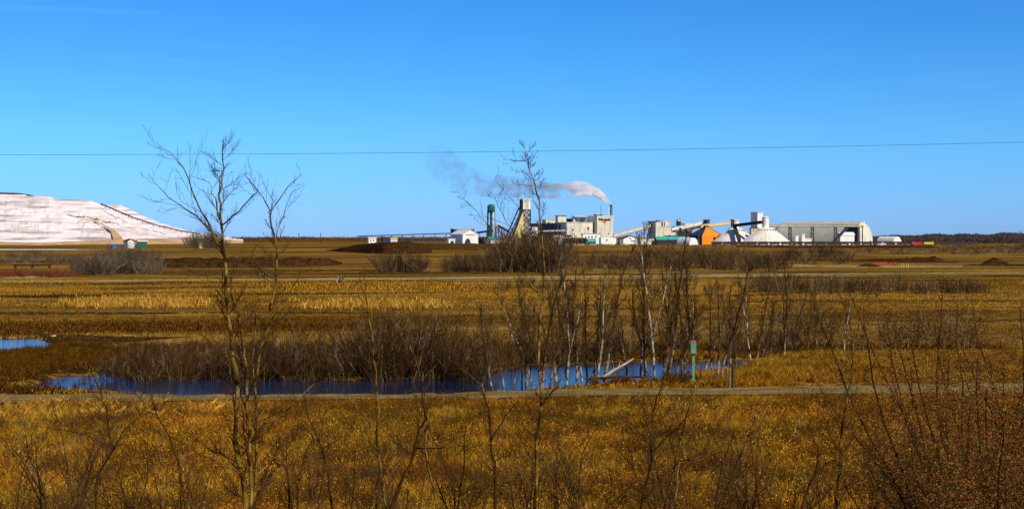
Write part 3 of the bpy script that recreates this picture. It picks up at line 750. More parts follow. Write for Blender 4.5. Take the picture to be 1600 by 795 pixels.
# lettered block
t, C, wid, dep, z1 = simple_bldg('lettered_mill_block', 'tallest beige block carrying dark lettering and a small coloured emblem', 'building', 916.8, 933, 957.8, 338, None, 2000, M['cream'], M['white'], windows=[(950, 951.5, 364, 366), (936, 937.5, 364, 366)])
mb = MB(); side_panel(mb, 918.5, 921, 345, 350, C, .3); mb.build('window', M['opening'], t)
def lettering(text, x0, x1, yb, C, m, parent, height_px):
    cu = bpy.data.curves.new('lettering', 'FONT'); cu.body = text; cu.extrude = 0.12; cu.offset = 0.028
    tmp = bpy.data.objects.new('tmp', cu); COL.objects.link(tmp)
    dg = bpy.context.evaluated_depsgraph_get(); me = bpy.data.meshes.new_from_object(tmp.evaluated_get(dg))
    bpy.data.objects.remove(tmp)
    co = [v.co.copy() for v in me.vertices]
    mx = max(c.x for c in co); mn = min(c.x for c in co)
    a = solve(C, UX, x0); b = solve(C, UX, x1); sx = (b - a) / (mx - mn); sy = height_px * mpp(C.y) / 0.72
    Nn = Vector((math.sin(TH), -math.cos(TH), 0)); pa = C + UX * a; z = W(x0, yb, pa.y).z
    for v, c in zip(me.vertices, co):
        v.co = pa + UX * ((c.x - mn) * sx) + UP * (z + c.y * sy) + Nn * (0.35 + c.z * 2) - parent.location
    me.materials.clear(); me.materials.append(m)
    o = bpy.data.objects.new('lettering', me); COL.objects.link(o); o.parent = parent
    return o
lettering('Mosaic', 935.6, 954.4, 344.6, C, M['dark'], t, 4.3)
def emblem(parent, C, px, py):
    a = solve(C, UX, px); Nn = Vector((math.sin(TH), -math.cos(TH), 0)); k = mpp(C.y)
    c = C + UX * a; c.z = W(px, py, c.y).z
    for (nm, m, y0, y1, wv) in (('emblem_red_arc', M['red'], .6, 2.0, 3.4), ('emblem_orange_arc', M['orange'], -.6, .6, 3.1), ('emblem_green_arc', M['lime'], -2.2, -.6, 2.3)):
        poly = [c + Nn * .35 + UX * (-wv * k) + UP * (y0 * k), c + Nn * .35 + UX * (-wv * .4 * k) + UP * (y0 * k * 1.0 - .2), c + Nn * .35 + UX * (wv * k) + UP * ((y0 + .2) * k), c + Nn * .35 + UX * (wv * .8 * k) + UP * (y1 * k), c + Nn * .35 + UP * ((y1 + .3) * k), c + Nn * .35 + UX * (-wv * .8 * k) + UP * (y1 * k)]
        mb = MB(); mb.prism(poly, -Nn * .5); recalc(mb.build(nm, m, parent))
emblem(t, C, 944.5, 347.6)
simple_bldg('lift_house', 'small flat lift house on top of the lettered block', 'building', 928, 931, 943, 335.2, None, 2040, M['slate'], M['cream'])
# smoke stack
def stack():
    d = 2015; c = base_of(954.6, d)
    t = thing('smoke_stack', 'dark green chimney stack smoking above the lettered block', 'chimney', c)
    mb = MB(); mb.lathe(c, [(3.0, 0), (2.4, zat(345, d)), (1.9, zat(322, d))], 20); sh0 = mb.build('shaft', M['green'], t, smooth=True)
    mb = MB(); mb.lathe(c, [(2.15, zat(322, d)), (2.15, zat(320.2, d)), (1.5, zat(320.1, d))], 20); mb.build('rim', M['dark'], sh0)
    mb = MB(); mb.bar(c + Vector((-2.6, -.8, zat(341, d))), c + Vector((-2.4, -.8, zat(322, d))), 1.1); mb.build('ladder_duct', M['white'], sh0)
stack()
for (px, yt, lab, d) in ((938.8, 321, 'thin lightning mast on the lift house roof', 2042), (893.5, 335.5, 'thin mast on the small dark roof tower', 2052), (840.5, 344, 'short mast above the shade-blue wing roof', 2030)):
    t = thing('mast', lab, 'mast', base_of(px, d)); mb = MB(); p = base_of(px, d); mb.tube([p, p + UP * zat(yt, d)], [.5, .28], 6); mb.build('pole', M['dark'], t)
    mb = MB(); mb.bar(p + Vector((-1, 0, zat(yt + 2, d))), p + Vector((1, 0, zat(yt + 2, d))), .25); mb.build('crossarm', M['dark'], t)
for k, (px, d, yt) in enumerate(((756, 1900, 372), (795, 1895, 368), (874, 1900, 368), (899, 1890, 370), (925, 1895, 371), (965, 1890, 367), (1002, 1900, 364), (1048, 1930, 364), (1092, 1900, 366), (1128, 1900, 367), (1290, 1890, 368), (1352, 1880, 366))):
    c = base_of(px, d); t = thing('light_pole', 'thin light pole in front of the plant, %s from left' % ordw(k), 'light pole', c, 'light poles in front of the plant'); z = zat(yt, d)
    mb = MB(); mb.tube([c, c + UP * z], [.22, .14], 6); mb.build('pole', M['grey'], t); mb = MB(); mb.bar(c + Vector((-.1, 0, z)), c + Vector((1.3, -.3, z + .2)), .3); mb.build('lamp_head', M['dark'], t)
for k, (px, yt, d) in enumerate(((899, 347, 1998), (904, 346.8, 2000), (912, 347, 2004), (921, 347.2, 2008), (937, 337, 2008), (947, 336.8, 2012), (951, 337.2, 2014), (1045, 353.2, 2068), (1060, 353.6, 2075), (875, 336.6, 2076))):
    c = W(px, yt + 1.6, d); t = thing('roof_vent_unit', 'small roof vent on the plant roofs, %s from left' % ordw(sorted([899, 904, 912, 921, 937, 947, 951, 1045, 1060, 875]).index(px)), 'vent', c, 'vents on the plant roofs')
    mb = MB(); mb.lathe(c, [(.6, 0), (.6, 1.3), (.95, 1.4), (.95, 1.8), (.2, 2.0)], 8); mb.build('duct', M['grey'] if k % 2 else M['dark'], t); mb = MB(); mb.box(c + UP * .1, UX * 1.0, VX * 1.0, UP * .15); mb.build('curb', M['slate'], t)
t = thing('pipe_bridge', 'pipe bridge between the headframe foot and the shade-blue wing', 'pipe rack', base_of(836, 1975))
a = W(829, 362.5, 1975); b = W(884, 361, 1985)
for q in (0, 1.2):
    mb = MB(); mb.tube([a + UP * q, b + UP * q], .45, 8); mb.build('pipe', M['white'] if q else M['grey'], t)
for q in (.1, .35, .6, .9):
    p = a.lerp(b, q); mb = MB(); mb.bar((p.x, p.y, 0), p, .6); mb.build('post', M['dark'], t)
# low front buildings
simple_bldg('loading_shed', 'long low shed with pale canopy and dark bays under the beige mill', 'shed', 873, 880, 917, 371.5, None, 1950, M['rust_soil'], M['cream'], doors=[(882, 887, 374, 382), (889, 893, 374, 382), (896, 901, 374, 382), (904, 909, 374, 382), (911, 915, 374, 382)])
simple_bldg('office_block', 'white low office block in front of the lettered block', 'building', 908, 911, 937, 365.6, None, 1965, M['white'], M['grey'], windows=[(914, 916, 369, 371), (919, 921, 369, 371), (924, 926, 369, 371), (930, 932, 369, 371)])
gable_bldg('teal_roof_shed', 'small shed with a bright teal roof among parked cars', 'shed', 917.5, 919, 931, 376.5, 373.3, 1915, M['slate'], M['teal'], ridge_along='U')
gable_bldg('warehouse', 'white gabled warehouse below the lettered block', 'building', 936, 939, 963, 372.3, 369, 1925, M['white'], M['white'], windows=[(947, 949, 374, 376)], ridge_along='V')
gable_bldg('warehouse', 'white gabled warehouse with one tiny window, right of the lettered block', 'building', 968, 974, 996, 373.2, 368.6, 1925, M['white'], M['rust_soil'], windows=[(984, 985.5, 371.5, 373.3)], doors=[(986, 992, 376, 377)])
simple_bldg('link_shed', 'dark fronted shed linking the two white warehouses', 'shed', 961, 963, 975, 371.5, None, 1945, M['slate'], M['rust_soil'])
gable_bldg('pale_lean_shed', 'small pale shed at the foot of the shade-blue wing', 'shed', 862, 866, 880, 371.5, 368.5, 1945, M['white'], M['cream'], ridge_along='U')
simple_bldg('low_store', 'low pale store to the right of the two warehouses', 'shed', 997, 1000, 1022, 374.5, None, 1990, M['cream'], M['white'])
gallery('inclined_conveyor', 'long pale conveyor gallery climbing right from the mill to the transfer tower', (958, 368.5), (1017, 352.5), 2020, 2050, 3.6, M['conveyor'], [972, 986, 1001], sup_m=M['grey'])
# --- transfer tower and dryer
simple_bldg('transfer_tower', 'dark sided transfer tower where the mill conveyor arrives', 'building', 1013, 1024.5, 1030.5, 346.5, None, 2040, M['cream'], M['dark'])
t, C, wid, dep, z1 = simple_bldg('dryer_building', 'long beige building with several dark vents right of the transfer tower', 'building', 1026, 1030.5, 1072, 354.6, None, 2060, M['cream'], M['cream'], windows=[(1052, 1055, 360.5, 362), (1045, 1047, 367, 369), (1060, 1062, 364, 366)])
simple_bldg('dryer_upper_block', 'pale upper block with dark vents on the long beige building', 'building', 1023.5, 1027, 1046.5, 346.2, None, 2085, M['cream'], M['cream'], windows=[(1033.5, 1035.5, 347, 354), (1037.5, 1038.6, 347, 354)])
for k, px in enumerate((1026, 1030, 1035)):
    t = thing('vent_pipe', '%s of three dark stub vents on the pale upper block' % ('left', 'middle', 'right')[k], 'vent', base_of(px, 2088))
    mb = MB(); p = base_of(px, 2090); mb.tube([p, p + UP * zat(344.2, 2090)], 1.0, 8); mb.build('pipe', M['dark'], t)
    mb = MB(); mb.lathe(p, [(1.4, zat(344.6, 2090)), (1.4, zat(343.9, 2090)), (.3, zat(343.5, 2090))], 8); mb.build('cowl', M['dark'], t)
gable_bldg('hip_store', 'beige store with a long sloping roof behind the dead tree tops', 'building', 1060, 1064, 1083, 366, 356, 2075, M['cream'], M['conveyor'], ridge_along='V')
gable_bldg('green_roof_shed', 'long low shed with a green roof in front of the beige building', 'shed', 1023, 1026, 1077, 374, 370.2, 1990, M['dark'], M['teal'], ridge_along='U')
gallery('inclined_conveyor', 'upper pale conveyor gallery rising to the small dark head house', (1049, 358.5), (1104, 346.8), 2050, 2060, 4.0, M['white'], [1058], sup_m=M['dark'])
gallery('inclined_conveyor', 'lower pale yellow conveyor gallery running over the orange building', (1066, 357), (1144, 347.8), 2066, 2080, 4.2, M['paleyellow'], [1075])
simple_bldg('head_house', 'small dark head house above the orange building', 'building', 1099, 1104.5, 1108.8, 344, 349, 2050, M['slate'], M['dark'])
simple_bldg('junction_house', 'small dark junction house on the upper conveyor left end', 'building', 1056.5, 1059, 1064, 345.5, 353, 2060, M['dark'], M['white'])
gallery('cross_conveyor', 'dark topped short conveyor entering the junction house from the right', (1062, 347.5), (1083, 351), 2070, 2070, 1.8, M['white'], [])
# leaning dark chute
t = thing('leaning_chute', 'dark slanted chute in front of the beige building right end', 'chute', base_of(1070, 2030))
mb = MB(); mb.bar(W(1062, 356, 2030), W(1068.5, 372, 2030), 3.0); mb.build('chute', M['dark'], t)
mb = MB(); p = W(1062, 356, 2030); mb.bar((p.x, p.y, 0), p, 1.0); mb.build('post', M['dark'], t)

# --- orange pyramid roofed store
def orange_store():
    d = 2000; c = base_of(1103, d + 25); k = mpp(d)
    t = thing('orange_store', 'orange pyramid roofed store with its left-face shade coloured slate between the conveyors', 'building', c)
    def ring(px0, px1, z, dd0, dd1):
        return z
    # corners: front-left corner at 1091, left-back corner 1077, right corner 1125
    A = W(1097, 371, d); A.z = 0
    B = A + UX * solve(A, UX, 1127); Dd = A + VX * solve(A, VX, 1077.0); Cc = B + (Dd - A)
    ze = zat(367.5, d); zt = zat(354.6, d)
    ctr = (A + B + Cc + Dd) / 4
    ctr = Vector((W(1103.5, 371, ctr.y).x, ctr.y, 0))
    bot = [A, B, Cc, Dd]; mid = [p + UP * ze for p in bot]; top = [ctr + (p - (A + Cc) / 2) * 0.17 + UP * zt for p in bot]
    mb = MB(); mb.hexa(bot, mid); mb.build('wall', M['orange'], t)
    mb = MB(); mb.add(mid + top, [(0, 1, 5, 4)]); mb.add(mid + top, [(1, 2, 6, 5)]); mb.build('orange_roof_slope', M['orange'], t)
    mb = MB(); mb.add(mid + top, [(3, 0, 4, 7), (2, 3, 7, 6)]); mb.build('shaded_roof_slope', M['slate'], t)  # left slopes coloured slate to stand in for shade
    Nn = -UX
    mb = MB(); mb.prism([Dd + Nn * .3, A + Nn * .3, A + Nn * .3 + UP * ze, Dd + Nn * .3 + UP * ze], UX * .25); mb.build('shaded_side_panel', M['slate'], t)  # slate sheet puts the left wall's shade into the colour
    mb = MB(); mb.hexa([p for p in top], [p + UP * 2.2 for p in top]); mb.build('roof_cap', M['dark'], t)
    for i in range(4):
        mb = MB(); mb.bar(mid[i], top[i], 0.9); mb.build('hip_trim', M['dark'], t)
    for i in (0, 1):
        mb = MB(); mb.bar(mid[i if i else 3], mid[(i + 1) if i else 0], .7); mb.build('eave_trim', M['dark'], t)
orange_store()
# --- white striped tent dome
def tent(name, label, px0, px1, ytop, d, mside, mend, axis_left=True, group=None):
    """quonset: half-cylinder with end wall facing the camera's right"""
    phi = math.radians(55)
    ax = Vector((-math.cos(phi), math.sin(phi), 0)); cr_ = Vector((math.sin(phi), math.cos(phi), 0))
    xc = px0 + (px1 - px0) * .78
    c = base_of(xc, d); r = (px1 - px0) * .5 * mpp(d) / math.sin(phi) * .55; h = zat(ytop, d)
    Ln = (px1 - px0) * .6 * mpp(d) / math.cos(phi)
    t = thing(name, label, 'tent', c, group)
    n = 14
    def arc(o, s=1): return [o + cr_ * (-r * s * math.cos(PI * k / n)) + UP * (h * s * math.sin(PI * k / n)) for k in range(n + 1)]
    mb = MB(); a = arc(c); b = arc(c + ax * Ln)
    mb.add(a + b, [(k, k + 1, k + n + 2, k + n + 1) for k in range(n)]); recalc(mb.build('cover', mside, t, smooth=True))
    mb = MB(); a = arc(c - ax * .05, .985); mb.prism(a, ax * .4); recalc(mb.build('end_wall', mend, t))
    mb = MB()
    for j in range(1, 5):
        mb.tube([p for p in arc(c + ax * (Ln * j / 5), 1.005)], .25, 4)
    tag(mb.build('cover_rib', M['grey'], t), kind='stuff')
    return t
tent('dome_tent', 'white ribbed dome tent in front of the orange store', 1062, 1090, 371.3, 1925, M['white'], M['white'])
tent('dome_tent', 'white quonset tent at the far right beyond the long storage dome', 1378, 1409, 369.3, 2060, M['white'], M['white'])
# --- conical domes
def cone(label, pc, hw, ytop, tw, d, vents=True):
    c = base_of(pc, d); k = mpp(d); R = hw * k; rt = tw * k; zt = zat(ytop, d)
    t = thing('conical_storage_dome', label, 'storage dome', c)
    n = 32
    mb = MB(); mb.lathe(c, [(R, 0), (R, 1.6), (rt, zt)], n); cr0 = mb.build('cone_roof', M['tan_dome'], t)
    mb = MB()
    for i in range(n):
        an = 2 * PI * i / n; u = Vector((math.cos(an), math.sin(an), 0))
        mb.bar(c + u * (R + .1) + UP * 1.9, c + u * (rt + .1) + UP * (zt + .15), .2)
    tag(mb.build('roof_seam', M['tan_dome'], cr0), kind='stuff')
    for i in range(10):
        an = PI + (i + .5) * PI / 10 + .15; u = Vector((math.cos(an), math.sin(an), 0)); f = .84
        rr = R * (1 - f) + rt * f; zz = 1.6 * (1 - f) + zt * f
        mb = MB(); mb.box(c + u * (rr + .3) + UP * (zz + .2), u * .6, Vector((-u.y, u.x, 0)) * .75, UP * .6); mb.build('roof_vent', M['dark'], cr0)
    return t, c, rt, zt
def tower_cyl(label, pc, r_px, yt, yb, d, name='silo_head'):
    c = base_of(pc, d); r = r_px * mpp(d); z0 = zat(yb, d); z1 = zat(yt, d)
    t = thing(name, label, 'tower', Vector((c.x, c.y, z0)))
    mb = MB(); mb.lathe(c, [(r, z0), (r, z1 - .4), (r * .8, z1 + .3), (.2, z1 + .8)], 20); mb.build('drum', M['white'], t, smooth=False)
    mb = MB(); mb.lathe(c, [(r * 1.06, z1 - 1.2), (r * 1.06, z1 - .8)], 20); mb.build('railing', M['dark'], t)
    return t
cone('left of the two pale conical storage domes, with slanted dark chute', 1149, 37, 356.5, 9.5, 1990)
cone('right and nearer of the two pale conical storage domes', 1197, 40, 355.5, 10, 1950)
tower_cyl('pale round head tower on top of the left conical dome', 1149.5, 5.2, 344, 358, 1990)
simple_bldg('tower_shade_block', 'narrow dark block standing in for shade on the left cone round tower', 'shed', 1142, 1143.5, 1146.5, 343.8, 355, 1982, M['dark'], M['dark'])  # dark block added for the shaded side of the pale drum
tower_cyl('pale round head tower on top of the right conical dome', 1196, 5.2, 338.8, 357, 1950)
simple_bldg('tall_lift_tower', 'tall square tower with dark left face behind the conical domes', 'tower', 1173, 1183.5, 1192, 332.3, None, 2060, M['white'], M['cream'])
simple_bldg('tower_stair', 'narrow beige and yellow stair block below the tall square tower', 'building', 1171, 1174, 1185, 357, None, 2055, M['paleyellow'], M['dark'], windows=[(1176, 1178, 359, 361), (1180, 1182, 362, 364)])
gallery('dark_conveyor', 'dark conveyor bridge between the heads of the two conical domes', (1147, 352.5), (1191, 347), 1972, 1942, 3.4, M['dark'], [], roofm=M['dark'])
gallery('dark_conveyor', 'dark chute sloping down the face of the left conical dome', (1147.5, 354), (1155.5, 377), 1976, 1946, 3.4, M['dark'], [], roofm=M['dark'])
# --- long barrel dome
def long_dome():
    d = 1990
    phi = math.radians(32)
    ax = Vector((-math.cos(phi), math.sin(phi), 0)); cr_ = Vector((-math.sin(phi), -math.cos(phi), 0))
    c = base_of(1347, d + 25); h = zat(347.6, d + 25)
    r = 33 * mpp(d)
    # length so that the far end reaches px 1226
    k = (1226 - 800) / F
    Ln = (k * c.y - c.x) / (ax.x - k * ax.y)
    t = thing('long_storage_dome', 'long barrel roofed storage dome, side coloured shade grey, right end lit beige', 'storage dome', c)
    n = 20
    def sect(s): return [c + cr_ * (-r * s * math.copysign(abs(math.cos(PI * q / n)) ** .9, math.cos(PI * q / n))) + UP * (h * s * math.sin(PI * q / n) ** .92) for q in range(n + 1)]
    base = sect(1)
    mb = MB(); m_ = 24; vs = []
    for i in range(m_ + 1): vs += [p + ax * (Ln * i / m_) for p in base]
    for j in range(1, 8):   # rounded far end
        s = math.cos(j / 8 * PI / 2); s2 = math.sin(j / 8 * PI / 2)
        for p in base:
            q = c + (p - c) * s; vs.append(q + ax * (Ln + r * .55 * s2))
    rows = m_ + 8
    fs = [(i * (n + 1) + q, i * (n + 1) + q + 1, (i + 1) * (n + 1) + q + 1, (i + 1) * (n + 1) + q) for i in range(rows - 1) for q in range(n)]
    mb.add(vs, fs); recalc(mb.build('barrel_roof', M['dome_shade'], t, smooth=True))
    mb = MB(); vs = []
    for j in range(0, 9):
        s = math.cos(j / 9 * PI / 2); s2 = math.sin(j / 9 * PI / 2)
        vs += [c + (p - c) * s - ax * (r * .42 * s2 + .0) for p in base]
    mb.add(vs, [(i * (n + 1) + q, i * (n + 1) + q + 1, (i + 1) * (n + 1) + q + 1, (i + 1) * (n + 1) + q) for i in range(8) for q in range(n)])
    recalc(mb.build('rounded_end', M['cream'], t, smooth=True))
    mb = MB(); a = c + UP * (h + .8); mb.bar(a - ax * 3, a + ax * Ln, 3.2, 2.6); mb.build('ridge_gallery', M['white'], t)
    mb = MB()
    for i in range(1, m_):
        mb.tube([c + (p - c) * 1.001 + ax * (Ln * i / m_) for p in base[n // 2:]], .16, 3, cap=False)
    tag(mb.build('roof_rib', M['grey'], t), kind='stuff')
long_dome()
gallery('long_gallery', 'long level conveyor gallery on three trestles in front of the long dome', (1200, 352.3), (1343, 352.6), 1972, 1935, 3.4, M['conveyor'], [1235, 1270, 1306], sup_m=M['dark'])
gable_bldg('white_annex', 'white annex with sloping roof against the long dome right half', 'building', 1309, 1313, 1335, 367, 363.5, 1925, M['white'], M['white'], ridge_along='U')
simple_bldg('dark_end_tower', 'dark slate end tower where the level gallery meets the long dome', 'building', 1319, 1340, 1343.5, 354.4, None, 1945, M['slate'], M['white'])
gallery('dark_conveyor', 'dark conveyor sloping down left from the long gallery end to the tracks', (1323, 356.5), (1303, 378), 1922, 1915, 2.6, M['slate'], [])
t = thing('corner_bin', 'yellow topped dark bin at the lit end of the long dome', 'bin', base_of(1347, 1930))
mb = MB(); mb.lathe(base_of(1347.5, 1930), [(2, zat(355.5, 1930)), (2.6, zat(354.8, 1930)), (2.6, zat(352.3, 1930)), (.4, zat(351.8, 1930))], 12); mb.build('bin', M['yellow'], t)
mb = MB(); p = base_of(1347.5, 1930); mb.bar(p, p + UP * zat(355.3, 1930), 1.2); mb.build('post', M['dark'], t)
for k, (px, yt) in enumerate(((1243, 369), (1253, 366.5))):
    simple_bldg('white_hut', '%s of two white huts at the foot of the long dome' % ('left', 'right')[k], 'hut', px - 1, px, px + 4.5, yt, None, 1925, M['white'], M['white'])
simple_bldg('low_white_wall', 'low white store strip beside the middle trestle of the long dome', 'shed', 1254.5, 1256, 1268, 373.2, None, 1930, M['white'], M['white'])

# --- left: garages, container
gable_bldg('garage', 'white garage with dark trim and a pale door below the tailings pile', 'garage', 193, 197, 211.5, 377.8, 374.2, 1290, M['white'], M['dark'], windows=[])
C_, w_, d_ = frame(193, 197, 211.5, 1290)
g = [o for o in bpy.data.objects if o.name == 'garage'][0]
for (a, b, c, e, nm, mm) in ((199.8, 210, 377.5, 388, 'door', 'cream'), (197.3, 199.4, 376.5, 388, 'door_frame', 'dark'), (210.3, 211.4, 376.5, 388, 'door_frame', 'dark')):
    mb = MB(); front_panel(mb, a, b, c, e, C_, .25); mb.build(nm, M[mm], g)
simple_bldg('shipping_container', 'dark teal container with pale top right of the white garage', 'container', 213, 215.5, 230, 377.4, None, 1300, M['green'], M['white'])
simple_bldg('skip_bin', 'small blue bin left of the white garage', 'bin', 173, 175, 182.5, 383, None, 1320, M['blue'], M['blue'])
simple_bldg('tank_trailer', 'white boxy tanks standing at the crest of the dark mound', 'tank', 574, 576, 588, 372.2, None, 1500, M['white'], M['white'], windows=[(579, 580, 374, 377), (583, 584, 374, 377)])
simple_bldg('site_hut', 'blue site hut on the dark mound crest', 'hut', 596, 598, 608, 371.8, None, 1450, M['navy'], M['slate'])
simple_bldg('site_hut', 'tan site hut right of the blue one on the dark mound', 'hut', 609, 610.5, 621, 372.6, None, 1430, M['cream'], M['paleyellow'])
# yellow-green tank by bush
t = thing('marker_tank', 'small yellow green upright tank beside the grey bush', 'tank', base_of(313.5, 1280))
c = base_of(313.5, 1280)
mb = MB(); mb.lathe(c, [(1.6, .4), (1.6, zat(381, 1280)), (1.0, zat(380, 1280))], 14); mb.build('body', mat('yellow_green_paint', (.35, .55, .06), .5), t)
mb = MB(); mb.lathe(c, [(1.8, 0), (1.8, .4)], 14); mb.build('base', M['grey'], t)
# dark timber on the left
t = thing('timber_beam', 'long dark beam on short blocks above the red willow scrub', 'beam', G(50, 419)); 
a = G(21, 419); b = G(80, 419); mb = MB(); mb.bar(a + UP * 1.0, b + UP * 1.0, .5, .55); mb.build('beam', M['bark_dark'], t)
for f in (.05, .5, .95):
    p = a.lerp(b, f); mb = MB(); mb.box(p + UP * .36, (.3, 0, 0), (0, .3, 0), (0, 0, .36)); mb.build('block', M['bark_dark'], t)

# --- vehicles
def car_at(px, d, paint, label, yaw=0.0, group='cars parked in front of the mill'):
    c = base_of(px, d); t = thing('parked_car', label, 'car', c, group); t.rotation_euler = (0, 0, yaw)
    def P(mb, nm, m): 
        me = mb.mesh(nm, m, (0, 0, 0)); o = bpy.data.objects.new(nm, me); COL.objects.link(o); o.parent = t
    mb = MB(); prof = [(-2.3, .4), (2.3, .4), (2.35, .85), (1.3, 1.0), (-1.9, 1.05), (-2.35, .9)]
    mb.prism([(x, -.9, z) for x, z in prof], (0, 1.8, 0)); P(mb, 'body', paint)
    mb = MB(); prof = [(-1.8, 1.0), (1.2, .98), (.55, 1.55), (-1.3, 1.55)]
    mb.prism([(x, -.8, z) for x, z in prof], (0, 1.6, 0)); P(mb, 'window', M['glass'])
    mb = MB(); mb.box((-.4, 0, 1.6), (.9, 0, 0), (0, .75, 0), (0, 0, .06)); P(mb, 'roof', paint)
    for sx in (-1.45, 1.45):
        for sy in (-1, 1):
            mb = MB(); mb.tube([(sx, sy * .75, .36), (sx, sy * .95, .36)], .36, 10); P(mb, 'wheel', M['tyre'])
for i, (px, m_, cn) in enumerate([(886, 'carwhite', 'white'), (892, 'cardark', 'dark'), (897.5, 'carwhite', 'white'), (905, 'carwhite', 'white'), (911, 'carwhite', 'white'), (917, 'cardark', 'dark'),
                                  (923.5, 'carwhite', 'white'), (929, 'carwhite', 'white'), (934, 'blue', 'blue'), (941, 'cardark', 'dark'), (946.5, 'lime', 'bright green'), (951.5, 'lime', 'bright green'), (957, 'carwhite', 'white'), (963, 'cardark', 'dark'),
                                  (970.5, 'lime', 'bright green'), (976, 'lime', 'bright green'), (982, 'carwhite', 'white'), (987, 'cardark', 'dark'), (992.5, 'lime', 'bright green')]):
    car_at(px, 1880 - (i % 3) * 8, M[m_], '%s parked car in front of the mill, %s in the row from the left' % (cn, ordw(i)), (i % 5 - 2) * .12)
def pickup(px, d, label, k=1.0):
    c = base_of(px, d); t = thing('pickup_truck', label, 'truck', c)
    def P(mb, nm, m): o = bpy.data.objects.new(nm, mb.mesh(nm, m)); COL.objects.link(o); o.parent = t
    mb = MB(); mb.prism([(x * k, -1 * k, z * k) for x, z in [(-3.6, .6), (3.4, .6), (3.5, 1.3), (2.2, 1.5), (-3.6, 1.5)]], (0, 2 * k, 0)); P(mb, 'body', M['carwhite'])
    mb = MB(); mb.prism([(x * k, -.95 * k, z * k) for x, z in [(-.4, 1.5), (2.2, 1.5), (1.5, 2.6), (-.2, 2.6)]], (0, 1.9 * k, 0)); P(mb, 'cab', M['carwhite'])
    mb = MB(); mb.prism([(x * k, -1.0 * k, z * k) for x, z in [(0, 1.65), (1.8, 1.65), (1.35, 2.35), (0, 2.35)]], (0, 2.0 * k, 0)); P(mb, 'window', M['glass'])
    for sx in (-2.3, 2.2):
        for sy in (-1, 1):
            mb = MB(); mb.tube([(sx * k, sy * .8 * k, .5 * k), (sx * k, sy * 1.05 * k, .5 * k)], .5 * k, 10); P(mb, 'wheel', M['tyre'])
pickup(1378, 1740, 'white service truck parked on the track below the quonset tent', 1.5)
pickup(1557.5, 500, 'pale grey pickup half hidden behind the dark mound at right', .8)
# --- train of hopper cars
RY = 1850
def hopper(px, label, group, body_m=None, loco=False, d=RY, name='hopper_wagon'):
    c = base_of(px, d); t = thing(name, label, 'locomotive' if loco else 'wagon', c, group)
    def P(mb, nm, m): o = bpy.data.objects.new(nm, mb.mesh(nm, m)); COL.objects.link(o); o.parent = t; return o
    if loco:
        mb = MB(); mb.box((0, 0, 2.7), (5.2, 0, 0), (0, 1.3, 0), (0, 0, 1.4)); P(mb, 'hood', body_m)
        mb = MB(); mb.box((5.6, 0, 3.0), (1.4, 0, 0), (0, 1.5, 0), (0, 0, 1.9)); P(mb, 'cab', body_m)
        mb = MB(); mb.box((5.6, -1.5, 3.9), (1.0, 0, 0), (0, .08, 0), (0, 0, .5)); P(mb, 'window', M['glass'])
        mb = MB(); mb.box((0, 0, 1.1), (7.6, 0, 0), (0, 1.4, 0), (0, 0, .25)); P(mb, 'frame', M['dark'])
    else:
        mb = MB(); mb.prism([(x, -1.5, z) for x, z in [(-7.3, 2.6), (-5.2, 1.0), (5.2, 1.0), (7.3, 2.6), (7.3, 4.4), (-7.3, 4.4)]], (0, 3.0, 0)); P(mb, 'hopper_body', body_m)
        mb = MB(); mb.box((0, 0, 4.55), (6.8, 0, 0), (0, .6, 0), (0, 0, .15)); P(mb, 'roof_walk', M['dark'])
    for sx in (-5, 5):
        mb = MB(); mb.box((sx, 0, .65), (1.3, 0, 0), (0, 1.1, 0), (0, 0, .25))
        for q in (-.9, .9): mb.tube([(sx + q, -.9, .5), (sx + q, .9, .5)], .5, 8)
        P(mb, 'bogie', M['dark'])
xsn = [1120 + 15.2 / mpp(RY) * i for i in range(17)]
for i, px in enumerate(xsn):
    hopper(px, 'dark hopper wagon in front of the storage domes, %s in the train from the left' % ordw(i), 'hopper wagons of the long train', M['railcar'])
hopper(1431, 'bright red locomotive right of the storage domes', 'locomotives', M['red'], True, RY - 20, 'locomotive')
hopper(1450, 'yellow and dark locomotive behind the red one', 'locomotives', M['yellow'], True, RY - 20, 'locomotive')
for i in range(4):
    hopper(1467 + 17.5 * i, 'dark hopper wagon right of the yellow locomotive, %s of four' % ordw(i), 'hopper wagons beyond the locomotives', M['railcar'], d=RY + 40)
# yellow bollards and orange netting on the right
for k, px in enumerate((1408.5, 1412, 1416, 1419)):
    d = GD(418); c = base_of(px, d); t = thing('bollard', 'yellow bollard beside the far track, %s of four from the left' % ordw(k), 'bollard', c, 'yellow bollards by the far track')
    mb = MB(); mb.lathe(c, [(.16, 0), (.16, 1.15), (.08, 1.25)], 10); mb.build('post', M['yellow'], t)
    mb = MB(); mb.lathe(c, [(.19, .8), (.19, .95)], 10); mb.build('band', M['dark'], t)
for k, (x0, x1) in enumerate(((1364, 1385), (1392, 1400))):
    d = GD(413.5); a = base_of(x0, d); b = base_of(x1, d)
    t = thing('safety_fence', 'bright red safety netting strip, %s of two' % ('longer left', 'shorter right')[k], 'fence', a)
    mb = MB(); n_ = 14 if k == 0 else 6
    for i in range(n_):
        p = a.lerp(b, i / n_); q = a.lerp(b, (i + .9) / n_); s = .04 * math.sin(i * 2.1)
        mb.hexa([p + UP * .15, q + UP * .15, q + Vector((0, .05, .15)), p + Vector((0, .05, .15))], [p + UP * (.95 + s), q + UP * (.9 - s), q + Vector((0, .05, .9 - s)), p + Vector((0, .05, .95 + s))])
    mb.build('netting', M['red'], t)
    for i in range(0, n_ + 1, 3):
        p = a.lerp(b, i / n_); mb = MB(); mb.bar(p, p + UP * 1.2, .08); mb.build('stake', M['dark'], t)

